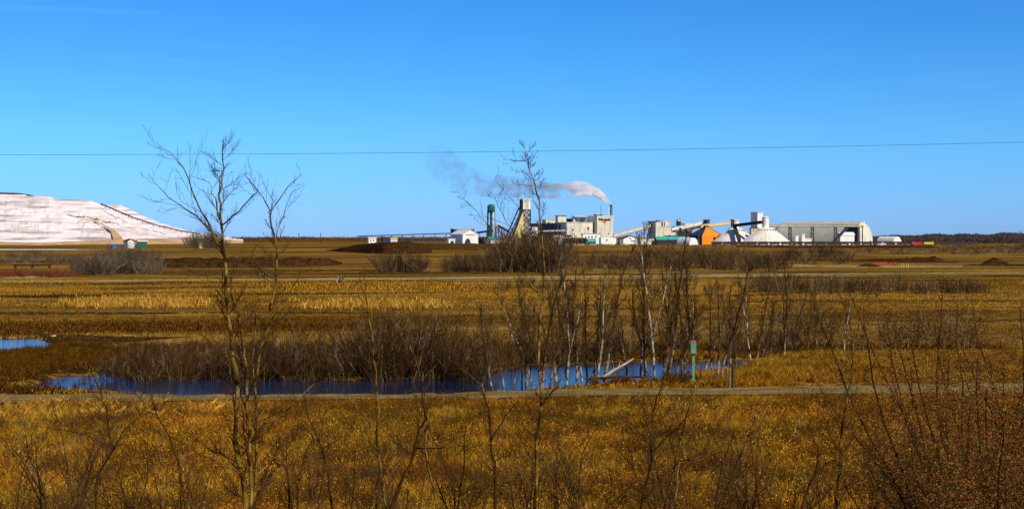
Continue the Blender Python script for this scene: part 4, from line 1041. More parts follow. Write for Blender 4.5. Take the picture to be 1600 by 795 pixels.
# --- overhead wire
mb = MB(); pts = [W(px, 242 - .0004 * px - 7.5e-6 * px * px, 62) for px in range(-900, 2501, 85)]
mb.tube(pts, .009, 4); tag(mb.build('overhead_wire', M['wire'], org=(0, 0, 0)), 'single thin overhead wire crossing the whole sky', 'wire')

# --- green marker box, posts and log by the pond
t = thing('marker_post', 'faded green box with a red top edge on a green post by the pond', 'marker post', G(1083, 598))
c = G(1083.5, 598); k = mpp(c.y)
mb = MB(); mb.box(c + UP * (23 * k), (2.1 * k, 0, 0), (0, .06, 0), UP * 23.5 * k); mb.build('post', M['marker_green'], t)
mb = MB(); mb.box(c + UP * (56 * k) + Vector((-.02, -.1, 0)), (4.2 * k, 0, 0), (0, .13, 0), UP * 9.5 * k); mb.build('box', M['marker_green'], t)
mb = MB(); mb.box(c + UP * (66.2 * k) + Vector((-.02, -.1, 0)), (4.4 * k, 0, 0), (0, .14, 0), UP * .7 * k); mb.build('lid', M['red'], t)
for (px, yb, yt, r, m_, lab) in ((1145, 608, 567, .085, 'wood_post', 'thick dark wooden fence post by the road, right of the marker box'), (1134.2, 607, 571, .035, 'pale_wood', 'thin bleached stake left of the thick dark post'), (1140.5, 608, 574, .03, 'pale_wood', 'thinnest pale stake touching the dark post')):
    c = G(px, yb); t = thing('fence_post', lab, 'post', c); h = (yb - yt) * mpp(c.y)
    mb = MB(); mb.tube([c - UP * .2, c + UP * h * .5 + Vector((.01, 0, 0)), c + UP * h], [r * 1.05, r, r * .95], 9); mb.build('shaft', M[m_], t)
    mb = MB(); mb.lathe(c, [(r * 1.12, h * .8), (r * 1.12, h * .84)], 9); mb.build('wire_wrap', M['dark'], t)
a = G(940, 592) + UP * .05; b = W(990, 560, GD(584)); mb = MB()
mb.tube([a, a.lerp(b, .35) + UP * .05, a.lerp(b, .7), b], [.13, .11, .09, .05], 8)
mb.tube([a.lerp(b, .5), a.lerp(b, .62) + Vector((-.1, -.3, .5))], [.05, .02], 5)
tag(mb.build('fallen_log', M['pale_wood']), 'bleached fallen trunk leaning over the pond edge', 'log')
mb = MB(); a = G(915, 594) + UP * .1; b = G(1010, 591) + UP * .12
mb.tube([a, a.lerp(b, .5) + UP * .06, b], [.1, .09, .05], 8); tag(mb.build('fallen_log', M['bark_dark']), 'dark fallen trunk lying flat along the pond bank', 'log')
# broken root stumps by the far track
for (px, py, s, lab) in ((530, 443, 1.0, 'pale splayed root stump standing beside the far track'), (411, 432.5, .8, 'smaller pale stump with dark roots on the far track edge')):
    c = G(px, py); t = thing('root_stump', lab, 'stump', c); rng = random.Random(px)
    for i in range(11):
        an = rng.uniform(0, 2 * PI); tp = c + Vector((math.cos(an) * 1.5 * s, math.sin(an) * .8 * s, rng.uniform(.9, 2.1) * s))
        mb = MB(); mb.tube([c, c.lerp(tp, .5) + Vector((0, 0, .15)), tp], [.2 * s, .13 * s, .05 * s], 5); mb.build('root', M['pale_wood'] if i % 2 else M['bark_dark'], t)

# ------------------------------------------------------------------ vegetation
def wig(rng, p, d, Ln, nseg, curl=.18, up=.0):
    pts = [p.copy()]; dd = d.normalized()
    for k in range(nseg):
        dd = (dd + Vector((rng.gauss(0, curl), rng.gauss(0, curl), rng.gauss(0, curl) + up))).normalized()
        p = p + dd * (Ln / nseg); pts.append(p.copy())
    return pts
def taper(r0, r1, n): return [r0 + (r1 - r0) * i / (n - 1) for i in range(n)]
def rdir(rng, axis_, ang):
    o = axis_.orthogonal().normalized(); q = Matrix.Rotation(rng.uniform(0, 2 * PI), 3, axis_)
    o = q @ o
    return (axis_.normalized() * math.cos(ang) + o * math.sin(ang)).normalized()
def branches(mb, rng, pts, r0, L0, n, lvl, lo=.25, ang=(.5, 1.0), rmin=.006, sides=3):
    m_ = len(pts) - 1
    for i in range(n):
        f = lo + (1 - lo) * (i + rng.random()) / n
        x = f * m_; j = min(int(x), m_ - 1); p = pts[j].lerp(pts[j + 1], x - j); ax = (pts[j + 1] - pts[j]).normalized()
        d = rdir(rng, ax, rng.uniform(*ang)); d.z += .25; d.normalize()
        Ln = L0 * (1.15 - .75 * f) * rng.uniform(.6, 1.25); r = max(rmin, r0 * (1.1 - .8 * f))
        q = wig(rng, p, d, Ln, 4, .2, .07)
        mb.tube(q, taper(r, max(rmin * .6, r * .3), 5), sides, cap=False)
        if lvl > 0: branches(mb, rng, q, r * .6, Ln * .5, max(3, int(n * .4)), lvl - 1, .2, (.4, 1.0), rmin, 3)
def tree_protos():
    out = []
    for s in range(11):
        rng = random.Random(100 + s); tr = MB(); br = MB()
        h = 8.0
        trunk = wig(rng, Vector((0, 0, -.3)), Vector((rng.uniform(-.12, .12), rng.uniform(-.1, .1), 1)), h, 10, .055)
        r0 = rng.uniform(.065, .11)
        tr.tube(trunk, taper(r0, .032, len(trunk)), 7)
        branches(br, rng, trunk, r0 * .42, 2.3, 19, 2, .16, (.3, .8), .0115)
        if s % 3 == 0:
            t2 = wig(rng, trunk[3], rdir(rng, Vector((0, 0, 1)), .35), h * .5, 7, .07, .06)
            tr.tube(t2, taper(r0 * .6, .02, len(t2)), 6); branches(br, rng, t2, r0 * .25, 1.6, 9, 1, .3, (.3, .8), .013)
        out.append((tr.mesh('trunk', M['bark_pale'] if s in (4, 9) else M['bark_foot']), br.mesh('branches', M['twig_dark'])))
    return out
TP = tree_protos()
pond_trees = [  # base px, base py, top py, lean, bark note
    (771, 608, 462, -.09), (789, 606, 452, -.05), (802, 605, 468, 0), (821, 603, 440, -.08), (835, 602, 428, -.07), (846, 601, 404, .02), (849.5, 603, 416, .02), (859, 601, 438, .05),
    (870, 598, 424, -.04), (884, 596, 384, -.03), (887, 595, 433, -.10), (900, 594, 393, -.02), (912, 590, 410, .05), (918, 587, 418, 0), (921, 586, 443, .3), (933, 589, 382, .05), (941, 588, 350, -.02), (962, 581, 440, .04),
    (1001, 580, 333, -.01), (1008, 578, 420, .03), (1022, 584, 330, -.03), (1037, 584, 414, -.05), (1042, 580, 326, .07), (1056, 580, 445, .22), (1072, 577, 400, .04), (1090, 584, 386, -.07), (1098, 580, 455, .1), (1120, 599, 430, .02), (1126, 590, 398, .12),
    (1134, 566, 440, .08), (1150, 570, 460, -.05), (1175, 569, 393, -.01), (1179, 567, 425, .1), (1226, 561, 393, -.02), (1237, 551, 432, -.05), (1262, 548, 445, .1), (1278, 546, 452, -.06), (1318, 558, 448, .02), (1336, 555, 466, .06), (1375, 552, 480, -.1),
    (757, 606, 500, -.1), (745, 604, 520, .1)]
_r = random.Random(77)
pond_trees += [(x_ + _r.uniform(-7, 7), y_ + _r.uniform(-3, 3), t_ + _r.uniform(-15, 15), _r.uniform(-.1, .1)) for x_, y_, t_ in ((812, 600, 455), (828, 600, 470), (876, 594, 445), (905, 588, 455), (928, 586, 440), (952, 582, 470), (985, 578, 450), (1014, 580, 430), (1028, 580, 445), (1048, 578, 425), (1064, 578, 450), (1082, 580, 430), (1108, 585, 440), (1142, 570, 425), (1160, 566, 465), (1190, 562, 455), (1205, 560, 440), (1246, 552, 470), (1290, 548, 465), (1305, 552, 480), (1350, 552, 478), (1392, 550, 490), (1420, 550, 485), (1440, 548, 500), (730, 600, 510), (711, 598, 530))]
marks = {0: 'leftmost tall sapling of the stand, slim with white foot', 9: 'tall tree with pale kinked trunk reaching the beige mill', 15: 'tall pale trunk curving right towards the white warehouses', 16: 'very tall thin tree topping the lettered block', 14: 'strongly right leaning pale tree above the fallen log',
         18: 'very tall bare tree left of the transfer tower', 20: 'tall thin twin of the tree by the transfer tower', 22: 'tallest bare tree reaching over the beige dryer building', 23: 'white trunk leaning right, just left of the green marker box', 27: 'thick dark trunk rising between marker box and fence post',
         31: 'lone tree with short white stub trunk right of the fence posts', 33: 'tree at the right tip of the pond below the long gallery', 37: 'white trunked tree standing in the golden bank at right', 38: 'slightly smaller pale tree next to the white one on the golden bank', 0 + 40: 'short leftmost sapling leaning out over the pond'}
for i, (px, py, ty, lean) in enumerate(pond_trees):
    c = G(px, py); d = c.y; c.z = tz(c.x, c.y); h = (py - ty) * mpp(d); s = h / 8.2
    lab = marks.get(i, 'slender bare tree on the pond bank, %s from left' % ordw(sorted(range(len(pond_trees)), key=lambda q: pond_trees[q][0]).index(i)))
    t = thing('bare_tree', lab, 'tree', c, 'bare trees along the pond bank')
    t.rotation_euler = (0, lean, (i * 2.399) % (2 * PI)) if abs(lean) < .01 else (0, 0, 0)
    t.rotation_euler = (Matrix.Rotation(lean, 3, 'Y') @ Matrix.Rotation((i * 2.399) % (2 * PI), 3, 'Z')).to_euler()
    wdt = min(1.0, max(.6, s)) ; t.scale = (s if s < 1 else 1 + (s - 1) * .5,) * 2 + (s,)
    tm, bm_ = TP[i % len(TP)]
    for nm, me_ in (('trunk', tm), ('branches', bm_)):
        o = bpy.data.objects.new(nm, me_); COL.objects.link(o); o.parent = t

def shrub_mesh(seed, h, spread, nst, r, m, lvl=1, nb=6, flat=False, lb=.45):
    rng = random.Random(seed); mb = MB(); idx = []
    for i in range(nst):
        an = rng.uniform(0, 2 * PI); rr = spread * math.sqrt(rng.random()) * .5
        p = Vector((math.cos(an) * rr, math.sin(an) * rr, -.1))
        til = rng.uniform(.05, .75); d = Vector((math.cos(an) * til, math.sin(an) * til, 1))
        Ln = h * rng.uniform(.55, 1.05)
        q = wig(rng, p, d, Ln, 5, .11, -.01)
        f0 = len(mb.f)
        mb.tube(q, taper(r, r * .35, 6), 3, cap=False)
        f1 = len(mb.f)
        branches(mb, rng, q, r * .55, Ln * lb, nb, lvl - 1, .25, (.25, .8), r * .4)
        idx += [1 if i % 6 == 0 else 0] * (f1 - f0) + [1 if i % 13 == 0 else 0] * (len(mb.f) - f1)
    me = mb.mesh('shrub', m); me.materials.append(M['stem_lit']); me.polygons.foreach_set('material_index', idx)
    return me
NEARSH = [shrub_mesh(300 + s, 3.6, 2.4, 46, .022, M['twig'], 2, 6) for s in range(6)]
rng = random.Random(5)
def put(name, me_, c, s, rz, label, cat, group, sz=None):
    o = bpy.data.objects.new(name, me_); COL.objects.link(o); o.location = c; o.rotation_euler = (0, 0, rz); o.scale = (s, s, sz or s)
    return tag(o, label, cat, group)
sh = []
for k in range(34):
    px = 178 + k * 17.3 + rng.uniform(-6, 6); py = rng.uniform(583, 590)
    hh = interp([(170, 52), (230, 62), (300, 72), (430, 82), (520, 84), (580, 98), (640, 108), (700, 102), (740, 85), (770, 70)], px) * rng.uniform(.75, 1.08)
    sh.append((px, py, hh))
sh += [(600, 572, 85), (635, 568, 88), (670, 570, 84), (705, 568, 78), (560, 574, 66), (480, 574, 60), (400, 576, 58), (330, 573, 55), (260, 574, 48), (220, 573, 44), (745, 566, 70), (790, 566, 66), (980, 556, 55), (1060, 553, 50), (1150, 552, 48), (1200, 552, 44)]
sh.sort()
for k, (px, py, hh) in enumerate(sh):
    c = G(px, py); c.z = tz(c.x, c.y)
    put('willow_shrub', NEARSH[k % 6], c, hh * mpp(c.y) / 3.7, rng.uniform(0, 6.28), 'leafless willow bush on the far pond bank, %s from left' % ordw(k), 'bush', 'willow bushes on the far bank of the pond')
# dark spreading bushes further right
for (px, py, hh, lab) in ((1272, 543, 88, 'dark fan shaped bush behind the right tip of the pond'), (1458, 547, 78, 'dark spreading bush on top of the golden bank at right'), (1405, 547, 60, 'lower bush left of the spreading dark one on the golden bank'), (1500, 548, 70, 'dark bush next to the blurry right edge thicket'), (1235, 552, 60, 'low bush between two pale trees at the pond tip')):
    c = G(px, py); c.z = tz(c.x, c.y); put('willow_shrub', NEARSH[int(px) % 6], c, hh * mpp(c.y) / 3.7, px, lab, 'bush', 'dark bushes on the right bank')
# far thickets
FARSH = [shrub_mesh(400 + s, 5.0, 4.2, 38, .055, M['twig_far'], 1, 8, lb=.5) for s in range(4)]
GREYSH = [shrub_mesh(420 + s, 5.0, 5.0, 44, .05, M['twig_grey'], 1, 8, lb=.5) for s in range(3)]
REDSH = [shrub_mesh(440 + s, 3.0, 5.0, 60, .04, M['twig_red'], 1, 6, lb=.5) for s in range(2)]
def row(protos, n, x0, x1, y0, y1, hfun, name, label, group, seed, base_h=5.2, wide=1.0):
    rg = random.Random(seed)
    for k in range(n):
        px = x0 + (x1 - x0) * (k + rg.random()) / n; py = rg.uniform(y0, y1); c = G(px, py); c.z = tz(c.x, c.y)
        hh = hfun(px) * rg.uniform(.6, 1.15) * mpp(c.y) / base_h
        put(name, protos[rg.randrange(len(protos))], c, hh * wide, rg.uniform(0, 6.28), label + ', %s from left' % ordw(k), 'bush', group, hh)
row(FARSH, 26, 700, 775, 420, 426, lambda x: 26, 'thicket_bush', 'brown bush left of the headframe base', 'bushes of the thicket left of the headframe', 1)
row(FARSH, 34, 783, 866, 416, 426, lambda x: interp([(775, 40), (800, 54), (830, 60), (860, 58), (880, 42)], x), 'thicket_bush', 'tall dark bush hiding the headframe foot', 'tall bushes below the headframe', 2)
row(FARSH, 40, 870, 1230, 414, 424, lambda x: 27, 'thicket_bush', 'brown bush in the long thicket below the mill', 'bushes of the long thicket below the mill', 3, wide=1.2)
row(FARSH, 40, 1000, 1330, 400, 414, lambda x: interp([(1000, 20), (1100, 22), (1330, 16)], x), 'thicket_bush', 'dark bush below the storage domes', 'bushes below the storage domes', 4, wide=1.5)
row(GREYSH, 26, 118, 245, 423, 429, lambda x: interp([(118, 24), (160, 36), (200, 42), (245, 30)], x), 'thicket_bush', 'greyish bush in the clump below the white garage', 'grey bushes below the garage', 5)
row(GREYSH, 14, 0, 130, 405, 413, lambda x: 16, 'thicket_bush', 'low grey bush near the far left pond', 'low grey bushes at the far left', 6, wide=1.5)
row(GREYSH, 12, 298, 350, 385, 390, lambda x: interp([(298, 20), (325, 32), (350, 18)], x), 'thicket_bush', 'pale grey bush at the tailings pile right end', 'pale bushes right of the tailings pile', 7)
row(REDSH, 22, -20, 122, 430, 434, lambda x: interp([(-20, 15), (60, 12), (90, 17), (122, 10)], x), 'red_willow_bush', 'low red willow bush beyond the far track', 'red willow bushes at left', 8, base_h=3.2)
row(FARSH, 12, 592, 664, 420, 426, lambda x: 32, 'thicket_bush', 'fan shaped bush before the dark mound', 'fan shaped bushes before the mound', 9)
row(FARSH, 46, 1180, 1540, 454, 461, lambda x: interp([(1180, 30), (1300, 29), (1450, 25), (1540, 22)], x), 'hedge_bush', 'dark bush in the right hand hedge', 'bushes of the hedge at right', 10, wide=.9)
row(FARSH, 22, 780, 1180, 446, 462, lambda x: 22, 'hedge_bush', 'low bush behind the pond trees', 'low bushes behind the pond trees', 11, wide=.8)
row(GREYSH, 30, 1250, 1620, 391, 398, lambda x: 9, 'thicket_bush', 'low far bush below the hopper train', 'low bushes below the train', 12, wide=2.2)
row(FARSH, 18, 1480, 1640, 386, 390, lambda x: 8, 'thicket_bush', 'low far bush below the wooded hills', 'low bushes below the wooded hills', 13, wide=2.0)

# far wood on the right horizon and thin tree line on the left
def wood(name, px0, px1, yprof, d0, d1, n, col_a, col_b, seed):
    r = np.random.default_rng(seed)
    px = r.uniform(px0, px1, n); D = r.uniform(d0, d1, n)
    top = np.interp(px, [a for a, b in yprof], [b for a, b in yprof]); H = 10 + (371 - top) * d1 / F
    H = H * (1 - .35 * (d1 - D) / (d1 - d0))
    X = (px - 800) / F * D
    lump = .75 + .5 * vnoise(X, D, 14, seed)
    z = H * lump * r.random(n) ** .7
    s = r.uniform(.5, 1.5, n) * 1.3
    a = r.uniform(0, 2 * PI, n); V = np.zeros((n, 3, 3))
    for k in range(3):
        th = a + k * 2.1 + r.uniform(-.4, .4, n)
        V[:, k, 0] = X + np.cos(th) * s; V[:, k, 2] = z + np.sin(th) * s; V[:, k, 1] = D + r.uniform(-1, 1, n)
    t_ = r.random((n, 1)); C = np.array(col_a) * (1 - t_) + np.array(col_b) * t_
    me = np_mesh(name, V.reshape(-1, 3), np.arange(n * 3).reshape(-1, 3), M['leaf'], np.repeat(C, 3, 0))
    tag(np_obj(name, me), 'distant bare wood seen as one dark mass along the horizon', 'wood', kind='stuff')
wood('far_wood', 1350, 1760, [(1350, 370.5), (1400, 368), (1430, 369), (1458, 366), (1490, 368), (1500, 365.5), (1530, 367), (1545, 368.5), (1555, 364.5), (1600, 366), (1760, 363)], 2350, 2900, 90000, (.055, .045, .045), (.10, .075, .06), 3)
wood('far_wood', 350, 720, [(350, 370.3), (450, 369.6), (500, 370.5), (600, 370), (720, 370)], 3600, 3800, 9000, (.05, .05, .06), (.08, .07, .06), 4)
# ridge carrying the wood
ridge('wooded_hill', [(1340, 374, 378), (1450, 371, 378), (1600, 370, 378), (1800, 368, 378)], M['rust_soil'], 800, .03, 21, 10)
# tall lone poplar on the right horizon and two poles on the left horizon
c = base_of(1595, 2300); t = thing('poplar_tree', 'lone tall thin tree at the right end of the horizon', 'tree', c)
for nm, me_ in (('trunk', TP[1][0]), ('branches', FARSH[0])):
    o = bpy.data.objects.new(nm, me_); COL.objects.link(o); o.parent = t
    if nm == 'trunk': o.scale = (4, 4, 3)
    else: o.location = (0, 0, 14); o.scale = (.9, .9, 1.5)
for (px, yt, lab) in ((467, 364.5, 'left of two tiny utility poles on the left horizon'), (501, 364, 'right of two tiny utility poles on the left horizon')):
    c = base_of(px, 2500); t = thing('utility_pole', lab, 'pole', c); z = zat(yt, 2500)
    mb = MB(); mb.bar(c, c + UP * z, .8); mb.build('pole', M['dark'], t); mb = MB(); mb.bar(c + Vector((-1.5, 0, z - 1)), c + Vector((1.5, 0, z - 1)), .5); mb.build('crossarm', M['dark'], t)

# ------------------------------------------------------------------ grasses and undergrowth
WARM = np.array([1.60, 1.24, .54])
PAL = {
    'gold': [(.32, .21, .04), (.24, .14, .022), (.17, .095, .012), (.10, .05, .008), (.06, .03, .006), (.20, .09, .012), (.40, .29, .08)],
    'fore': [(.33, .21, .03), (.20, .12, .010), (.15, .095, .010), (.085, .042, .006), (.055, .022, .004), (.05, .02, .004), (.11, .06, .01), (.40, .27, .06), (.17, .13, .015), (.13, .075, .01), (.09, .05, .008), (.26, .16, .02), (.24, .09, .010)],
    'red': [(.16, .05, .012), (.10, .03, .008), (.06, .016, .006), (.22, .09, .02), (.12, .08, .02), (.28, .16, .03)],
    'dark': [(.05, .025, .008), (.08, .04, .012), (.11, .06, .015), (.03, .014, .006)],
    'pale': [(.40, .29, .11), (.30, .20, .06), (.22, .13, .03)],
}
def blades(name, label, X, Y, h, w_, pal, seed, lean=.35, cat='grass', probs=None):
    r = np.random.default_rng(seed); n = len(X)
    Z = terrain_z(X, Y); keep = Z > WZ - .02
    X, Y, Z, h, w_ = X[keep], Y[keep], Z[keep], h[keep], w_[keep]; n = len(X)
    a = r.uniform(0, 2 * PI, n); la = r.uniform(0, 2 * PI, n); ln = r.random(n) * lean * h
    dx = np.cos(a) * w_ / 2; dy = np.sin(a) * w_ / 2
    V = np.zeros((n, 4, 3))
    V[:, 0] = np.stack([X - dx, Y - dy, Z - .03], 1); V[:, 1] = np.stack([X + dx, Y + dy, Z - .03], 1)
    mx = X + np.cos(la) * ln * .35; my = Y + np.sin(la) * ln * .35
    V[:, 2] = np.stack([mx + dx * .8, my + dy * .8, Z + h * .6], 1)
    V[:, 3] = np.stack([X + np.cos(la) * ln, Y + np.sin(la) * ln, Z + h], 1)
    P = (np.array(PAL[pal]) if isinstance(pal, str) else pal) * WARM
    C = P[r.choice(len(P), n, p=probs)] * r.uniform(.7, 1.3, (n, 1))
    me = np_mesh(name, V.reshape(-1, 3), np.arange(n * 4).reshape(-1, 4), M['blade'], np.repeat(C, 4, 0))
    return tag(np_obj(name, me), label, cat, kind='stuff')
def leaves(name, label, X, Y, Zoff, s, pal, seed, cat='undergrowth', colw=None):
    r = np.random.default_rng(seed); n = len(X); Z = terrain_z(X, Y) + Zoff
    D1 = r.normal(size=(n, 3)); D1 /= np.linalg.norm(D1, axis=1)[:, None]; D2 = r.normal(size=(n, 3)); D2 -= (D2 * D1).sum(1)[:, None] * D1; D2 /= np.linalg.norm(D2, axis=1)[:, None]
    c = np.stack([X, Y, Z], 1); s = s[:, None]
    V = np.stack([c - D1 * s, c + D2 * s * .7, c + D1 * s], 1)
    P = (np.array(PAL[pal]) if isinstance(pal, str) else pal) * WARM
    C = P[r.integers(len(P), size=n)] * r.uniform(.6, 1.4, (n, 1)) * (.45 + 1.1 * vnoise(X, Y, 2.6, 71) * .6 + .66 * vnoise(X, Y, .9, 72))[:, None]
    if colw is not None:
        P2 = np.array(PAL['red']) * WARM; C2 = P2[r.integers(len(P2), size=n)] * r.uniform(.7, 1.3, (n, 1)); sel = r.random(n) < colw; C[sel] = C2[sel]
    me = np_mesh(name, V.reshape(-1, 3), np.arange(n * 3).reshape(-1, 3), M['leaf'], np.repeat(C, 3, 0))
    return tag(np_obj(name, me), label, cat, kind='stuff')
R = np.random.default_rng(11)
def area(n, x0, x1, y0, y1, clump=0.0, s=2.0, seed=0, sy=None):
    X = R.uniform(x0, x1, n * 2); Y = R.uniform(y0, y1, n * 2)
    q = vnoise(X, Y * (s / (sy or s)), s, seed) * .6 + vnoise(X, Y, s * .35, seed + 1) * .4
    k = R.random(n * 2) < np.clip((q - .5) * clump * 2 + .5, .02, 1)
    return X[k][:n], Y[k][:n]
# foreground slope scrub: dry leaves and bent weeds up to the near road
def road_y(X):   # far and near edge of road in metres at x: road recedes to the right
    px = 800 + X / 86 * F
    return np.array([GD(float(v)) for v in (np.interp(px, [-700, 0, 800, 1600, 2600], [639, 630, 622, 614, 605]))])

# leafy and grassy clumps, many small faces each; placed by geometry nodes as uncountable ground cover
def clump_mat():
    m, n, l, b = new_mat('clump_leaf')
    a = n.new('ShaderNodeAttribute'); a.attribute_name = 'Col'
    t = n.new('ShaderNodeAttribute'); t.attribute_name = 'tint'; t.attribute_type = 'INSTANCER'
    k = n.new('ShaderNodeMix'); k.data_type = 'RGBA'; k.blend_type = 'MULTIPLY'; k.inputs[0].default_value = 1
    l.new(a.outputs['Color'], k.inputs[6]); l.new(t.outputs['Vector'], k.inputs[7]); l.new(k.outputs[2], b.inputs['Base Color'])
    b.inputs['Roughness'].default_value = .9; b.inputs['Specular IOR Level'].default_value = 0
    return m
M['clump'] = clump_mat()
def clump_mesh(kind, seed):
    r = np.random.default_rng(seed); T = []; C = []
    def leaf(n, rad, h, s0, s1, pal, thin=.7):
        a = r.uniform(0, 2 * PI, n); q = rad * np.sqrt(r.random(n)); z = h * r.random(n) ** .8 * np.sqrt(np.clip(1 - (q / rad) ** 2, .05, 1)) + .02
        c = np.stack([np.cos(a) * q, np.sin(a) * q, z], 1)
        D1 = r.normal(size=(n, 3)); D1 /= np.linalg.norm(D1, axis=1)[:, None]; D2 = np.cross(D1, r.normal(size=(n, 3))); D2 /= np.linalg.norm(D2, axis=1)[:, None]
        s_ = r.uniform(s0, s1, n)[:, None]
        T.append(np.stack([c - D1 * s_, c + D2 * s_ * thin, c + D1 * s_], 1)); P = np.array(pal) * WARM
        C.append(P[r.integers(len(P), size=n)] * r.uniform(.6, 1.4, (n, 1)))
    def blade(n, rad, h, w_, ln, pal):
        a = r.uniform(0, 2 * PI, n); q = rad * r.random(n); x = np.cos(a) * q; y = np.sin(a) * q; la = r.uniform(0, 2 * PI, n); hh = h * r.uniform(.4, 1.1, n); g = ln * hh * r.random(n); ba = r.uniform(0, PI, n)
        T.append(np.stack([np.stack([x - np.cos(ba) * w_, y - np.sin(ba) * w_, x * 0 - .03], 1), np.stack([x + np.cos(ba) * w_, y + np.sin(ba) * w_, x * 0 - .03], 1), np.stack([x + np.cos(la) * g, y + np.sin(la) * g, hh], 1)], 1)); P = np.array(pal) * WARM
        C.append(P[r.integers(len(P), size=n)] * r.uniform(.6, 1.4, (n, 1)))
    if kind == 'mat': leaf(130, .42, .30, .02, .06, PAL['fore']); blade(22, .35, .38, .008, .8, PAL['fore'])
    if kind == 'rust': leaf(110, .38, .42, .02, .05, PAL['red'] + PAL['fore'][:3]); blade(26, .3, .5, .008, .7, PAL['dark'])
    if kind == 'tuft': blade(95, .22, .50, .010, .8, PAL['gold']); leaf(20, .3, .15, .02, .05, PAL['fore'])
    if kind == 'twig': blade(60, .25, .75, .009, .7, PAL['dark']); leaf(45, .35, .55, .015, .04, PAL['fore'])
    if kind == 'pale': blade(70, .25, .40, .010, 1.2, PAL['pale'] + PAL['gold']); leaf(30, .35, .15, .02, .05, PAL['fore'])
    V = np.concatenate(T).reshape(-1, 3); return np_mesh('clump', V, np.arange(len(V)).reshape(-1, 3), M['clump'], np.repeat(np.concatenate(C), 3, 0))
KINDS = ['mat', 'mat', 'rust', 'tuft', 'twig', 'pale', 'tuft']
CLUMPS = [bpy.data.objects.new('clump', clump_mesh(k, 700 + i)) for i, k in enumerate(KINDS)]
def scatter(name, label, X, Y, idx, scl, tint, cat='undergrowth'):
    Z = terrain_z(X, Y); n = len(X)
    me = bpy.data.meshes.new(name); me.vertices.add(n); me.vertices.foreach_set('co', np.stack([X, Y, Z - .02], 1).astype(np.float32).ravel())
    for nm, ty, arr in (('idx', 'INT', idx.astype(np.int32)), ('scl', 'FLOAT', scl.astype(np.float32)), ('rot', 'FLOAT', R.uniform(0, 6.28, n).astype(np.float32))):
        me.attributes.new(nm, ty, 'POINT').data.foreach_set('value', arr)
    me.attributes.new('tint', 'FLOAT_VECTOR', 'POINT').data.foreach_set('vector', tint.astype(np.float32).ravel())
    o = bpy.data.objects.new(name, me); COL.objects.link(o); tag(o, label, cat, kind='stuff')
    ng = bpy.data.node_groups.new(name, 'GeometryNodeTree'); ng.interface.new_socket('Geometry', in_out='INPUT', socket_type='NodeSocketGeometry'); ng.interface.new_socket('Geometry', in_out='OUTPUT', socket_type='NodeSocketGeometry')
    nn = ng.nodes; ll = ng.links; gi = nn.new('NodeGroupInput'); go = nn.new('NodeGroupOutput')
    jn = nn.new('GeometryNodeGeometryToInstance')
    for ob in reversed(CLUMPS):
        oi = nn.new('GeometryNodeObjectInfo'); oi.inputs['Object'].default_value = ob; ll.new(oi.outputs['Geometry'], jn.inputs[0])
    ip = nn.new('GeometryNodeInstanceOnPoints'); ip.inputs['Pick Instance'].default_value = True
    def at(nm, ty): q = nn.new('GeometryNodeInputNamedAttribute'); q.data_type = ty; q.inputs['Name'].default_value = nm; return q.outputs['Attribute']
    cx = nn.new('ShaderNodeCombineXYZ'); ll.new(at('rot', 'FLOAT'), cx.inputs['Z'])
    e2r = nn.new('FunctionNodeEulerToRotation'); ll.new(cx.outputs[0], e2r.inputs[0])
    ll.new(gi.outputs[0], ip.inputs['Points']); ll.new(jn.outputs[0], ip.inputs['Instance']); ll.new(at('idx', 'INT'), ip.inputs['Instance Index']); ll.new(e2r.outputs[0], ip.inputs['Rotation']); ll.new(at('scl', 'FLOAT'), ip.inputs['Scale'])
    ll.new(ip.outputs[0], go.inputs[0]); md = o.modifiers.new('clumps', 'NODES'); md.node_group = ng
    return o
def tints(X, Y, lo=.62, hi=1.95, s1=2.6, seed=71):
    v = vnoise(X, Y, s1, seed) * .6 + vnoise(X, Y, s1 * .35, seed + 1) * .4; g = lo + (hi - lo) * v
    h = vnoise(X, Y, s1 * 1.7, seed + 2) - .5
    return np.stack([g * (.97 + .25 * h), g * (1.06 - .08 * h), g * (1.1 - .3 * h)], 1)
X, Y = area(26000, -40, 40, 47, 92, 0.6, 2.4, 31); e = road_y(X); k = Y < e - .45 - R.random(len(Y)) * .5; X, Y = X[k], Y[k]
q = vnoise(X, Y, 3.0, 81) * .6 + vnoise(X, Y, 1.0, 82) * .4; u = R.random(len(X)); redp = np.clip((X - 6) / 26, 0, .8)
idx = np.where(u < .42, R.integers(0, 2, len(X)), np.where(q > .58, 3, np.where(q < .40, 4, 2))); idx = np.where(R.random(len(X)) < redp * .8, 2, idx); idx = np.where((R.random(len(X)) < .05), 5, idx)
leftpale = (X < -14) & (Y > 76) & (Y < 84) & (R.random(len(X)) < .5); idx = np.where(leftpale, 5, idx)
scatter('undergrowth', 'dense golden brown leafy scrub and weeds covering the foreground slope', X, Y, idx, R.uniform(.7, 1.5, len(X)) * np.clip((road_y(X) - Y) / 4, .45, 1), tints(X, Y))
X, Y = area(50000, -40, 40, 46, 92, 2.0, 1.8, 35); e = road_y(X); k = Y < e - .1; X, Y = X[k], Y[k]
blades('dry_grass', 'bent dry weeds and grass on the foreground slope', X, Y, R.uniform(.08, .34, len(X)) * np.clip((road_y(X) - Y) / 3, .4, 1), R.uniform(.008, .018, len(X)), 'fore', 13, 1.5)
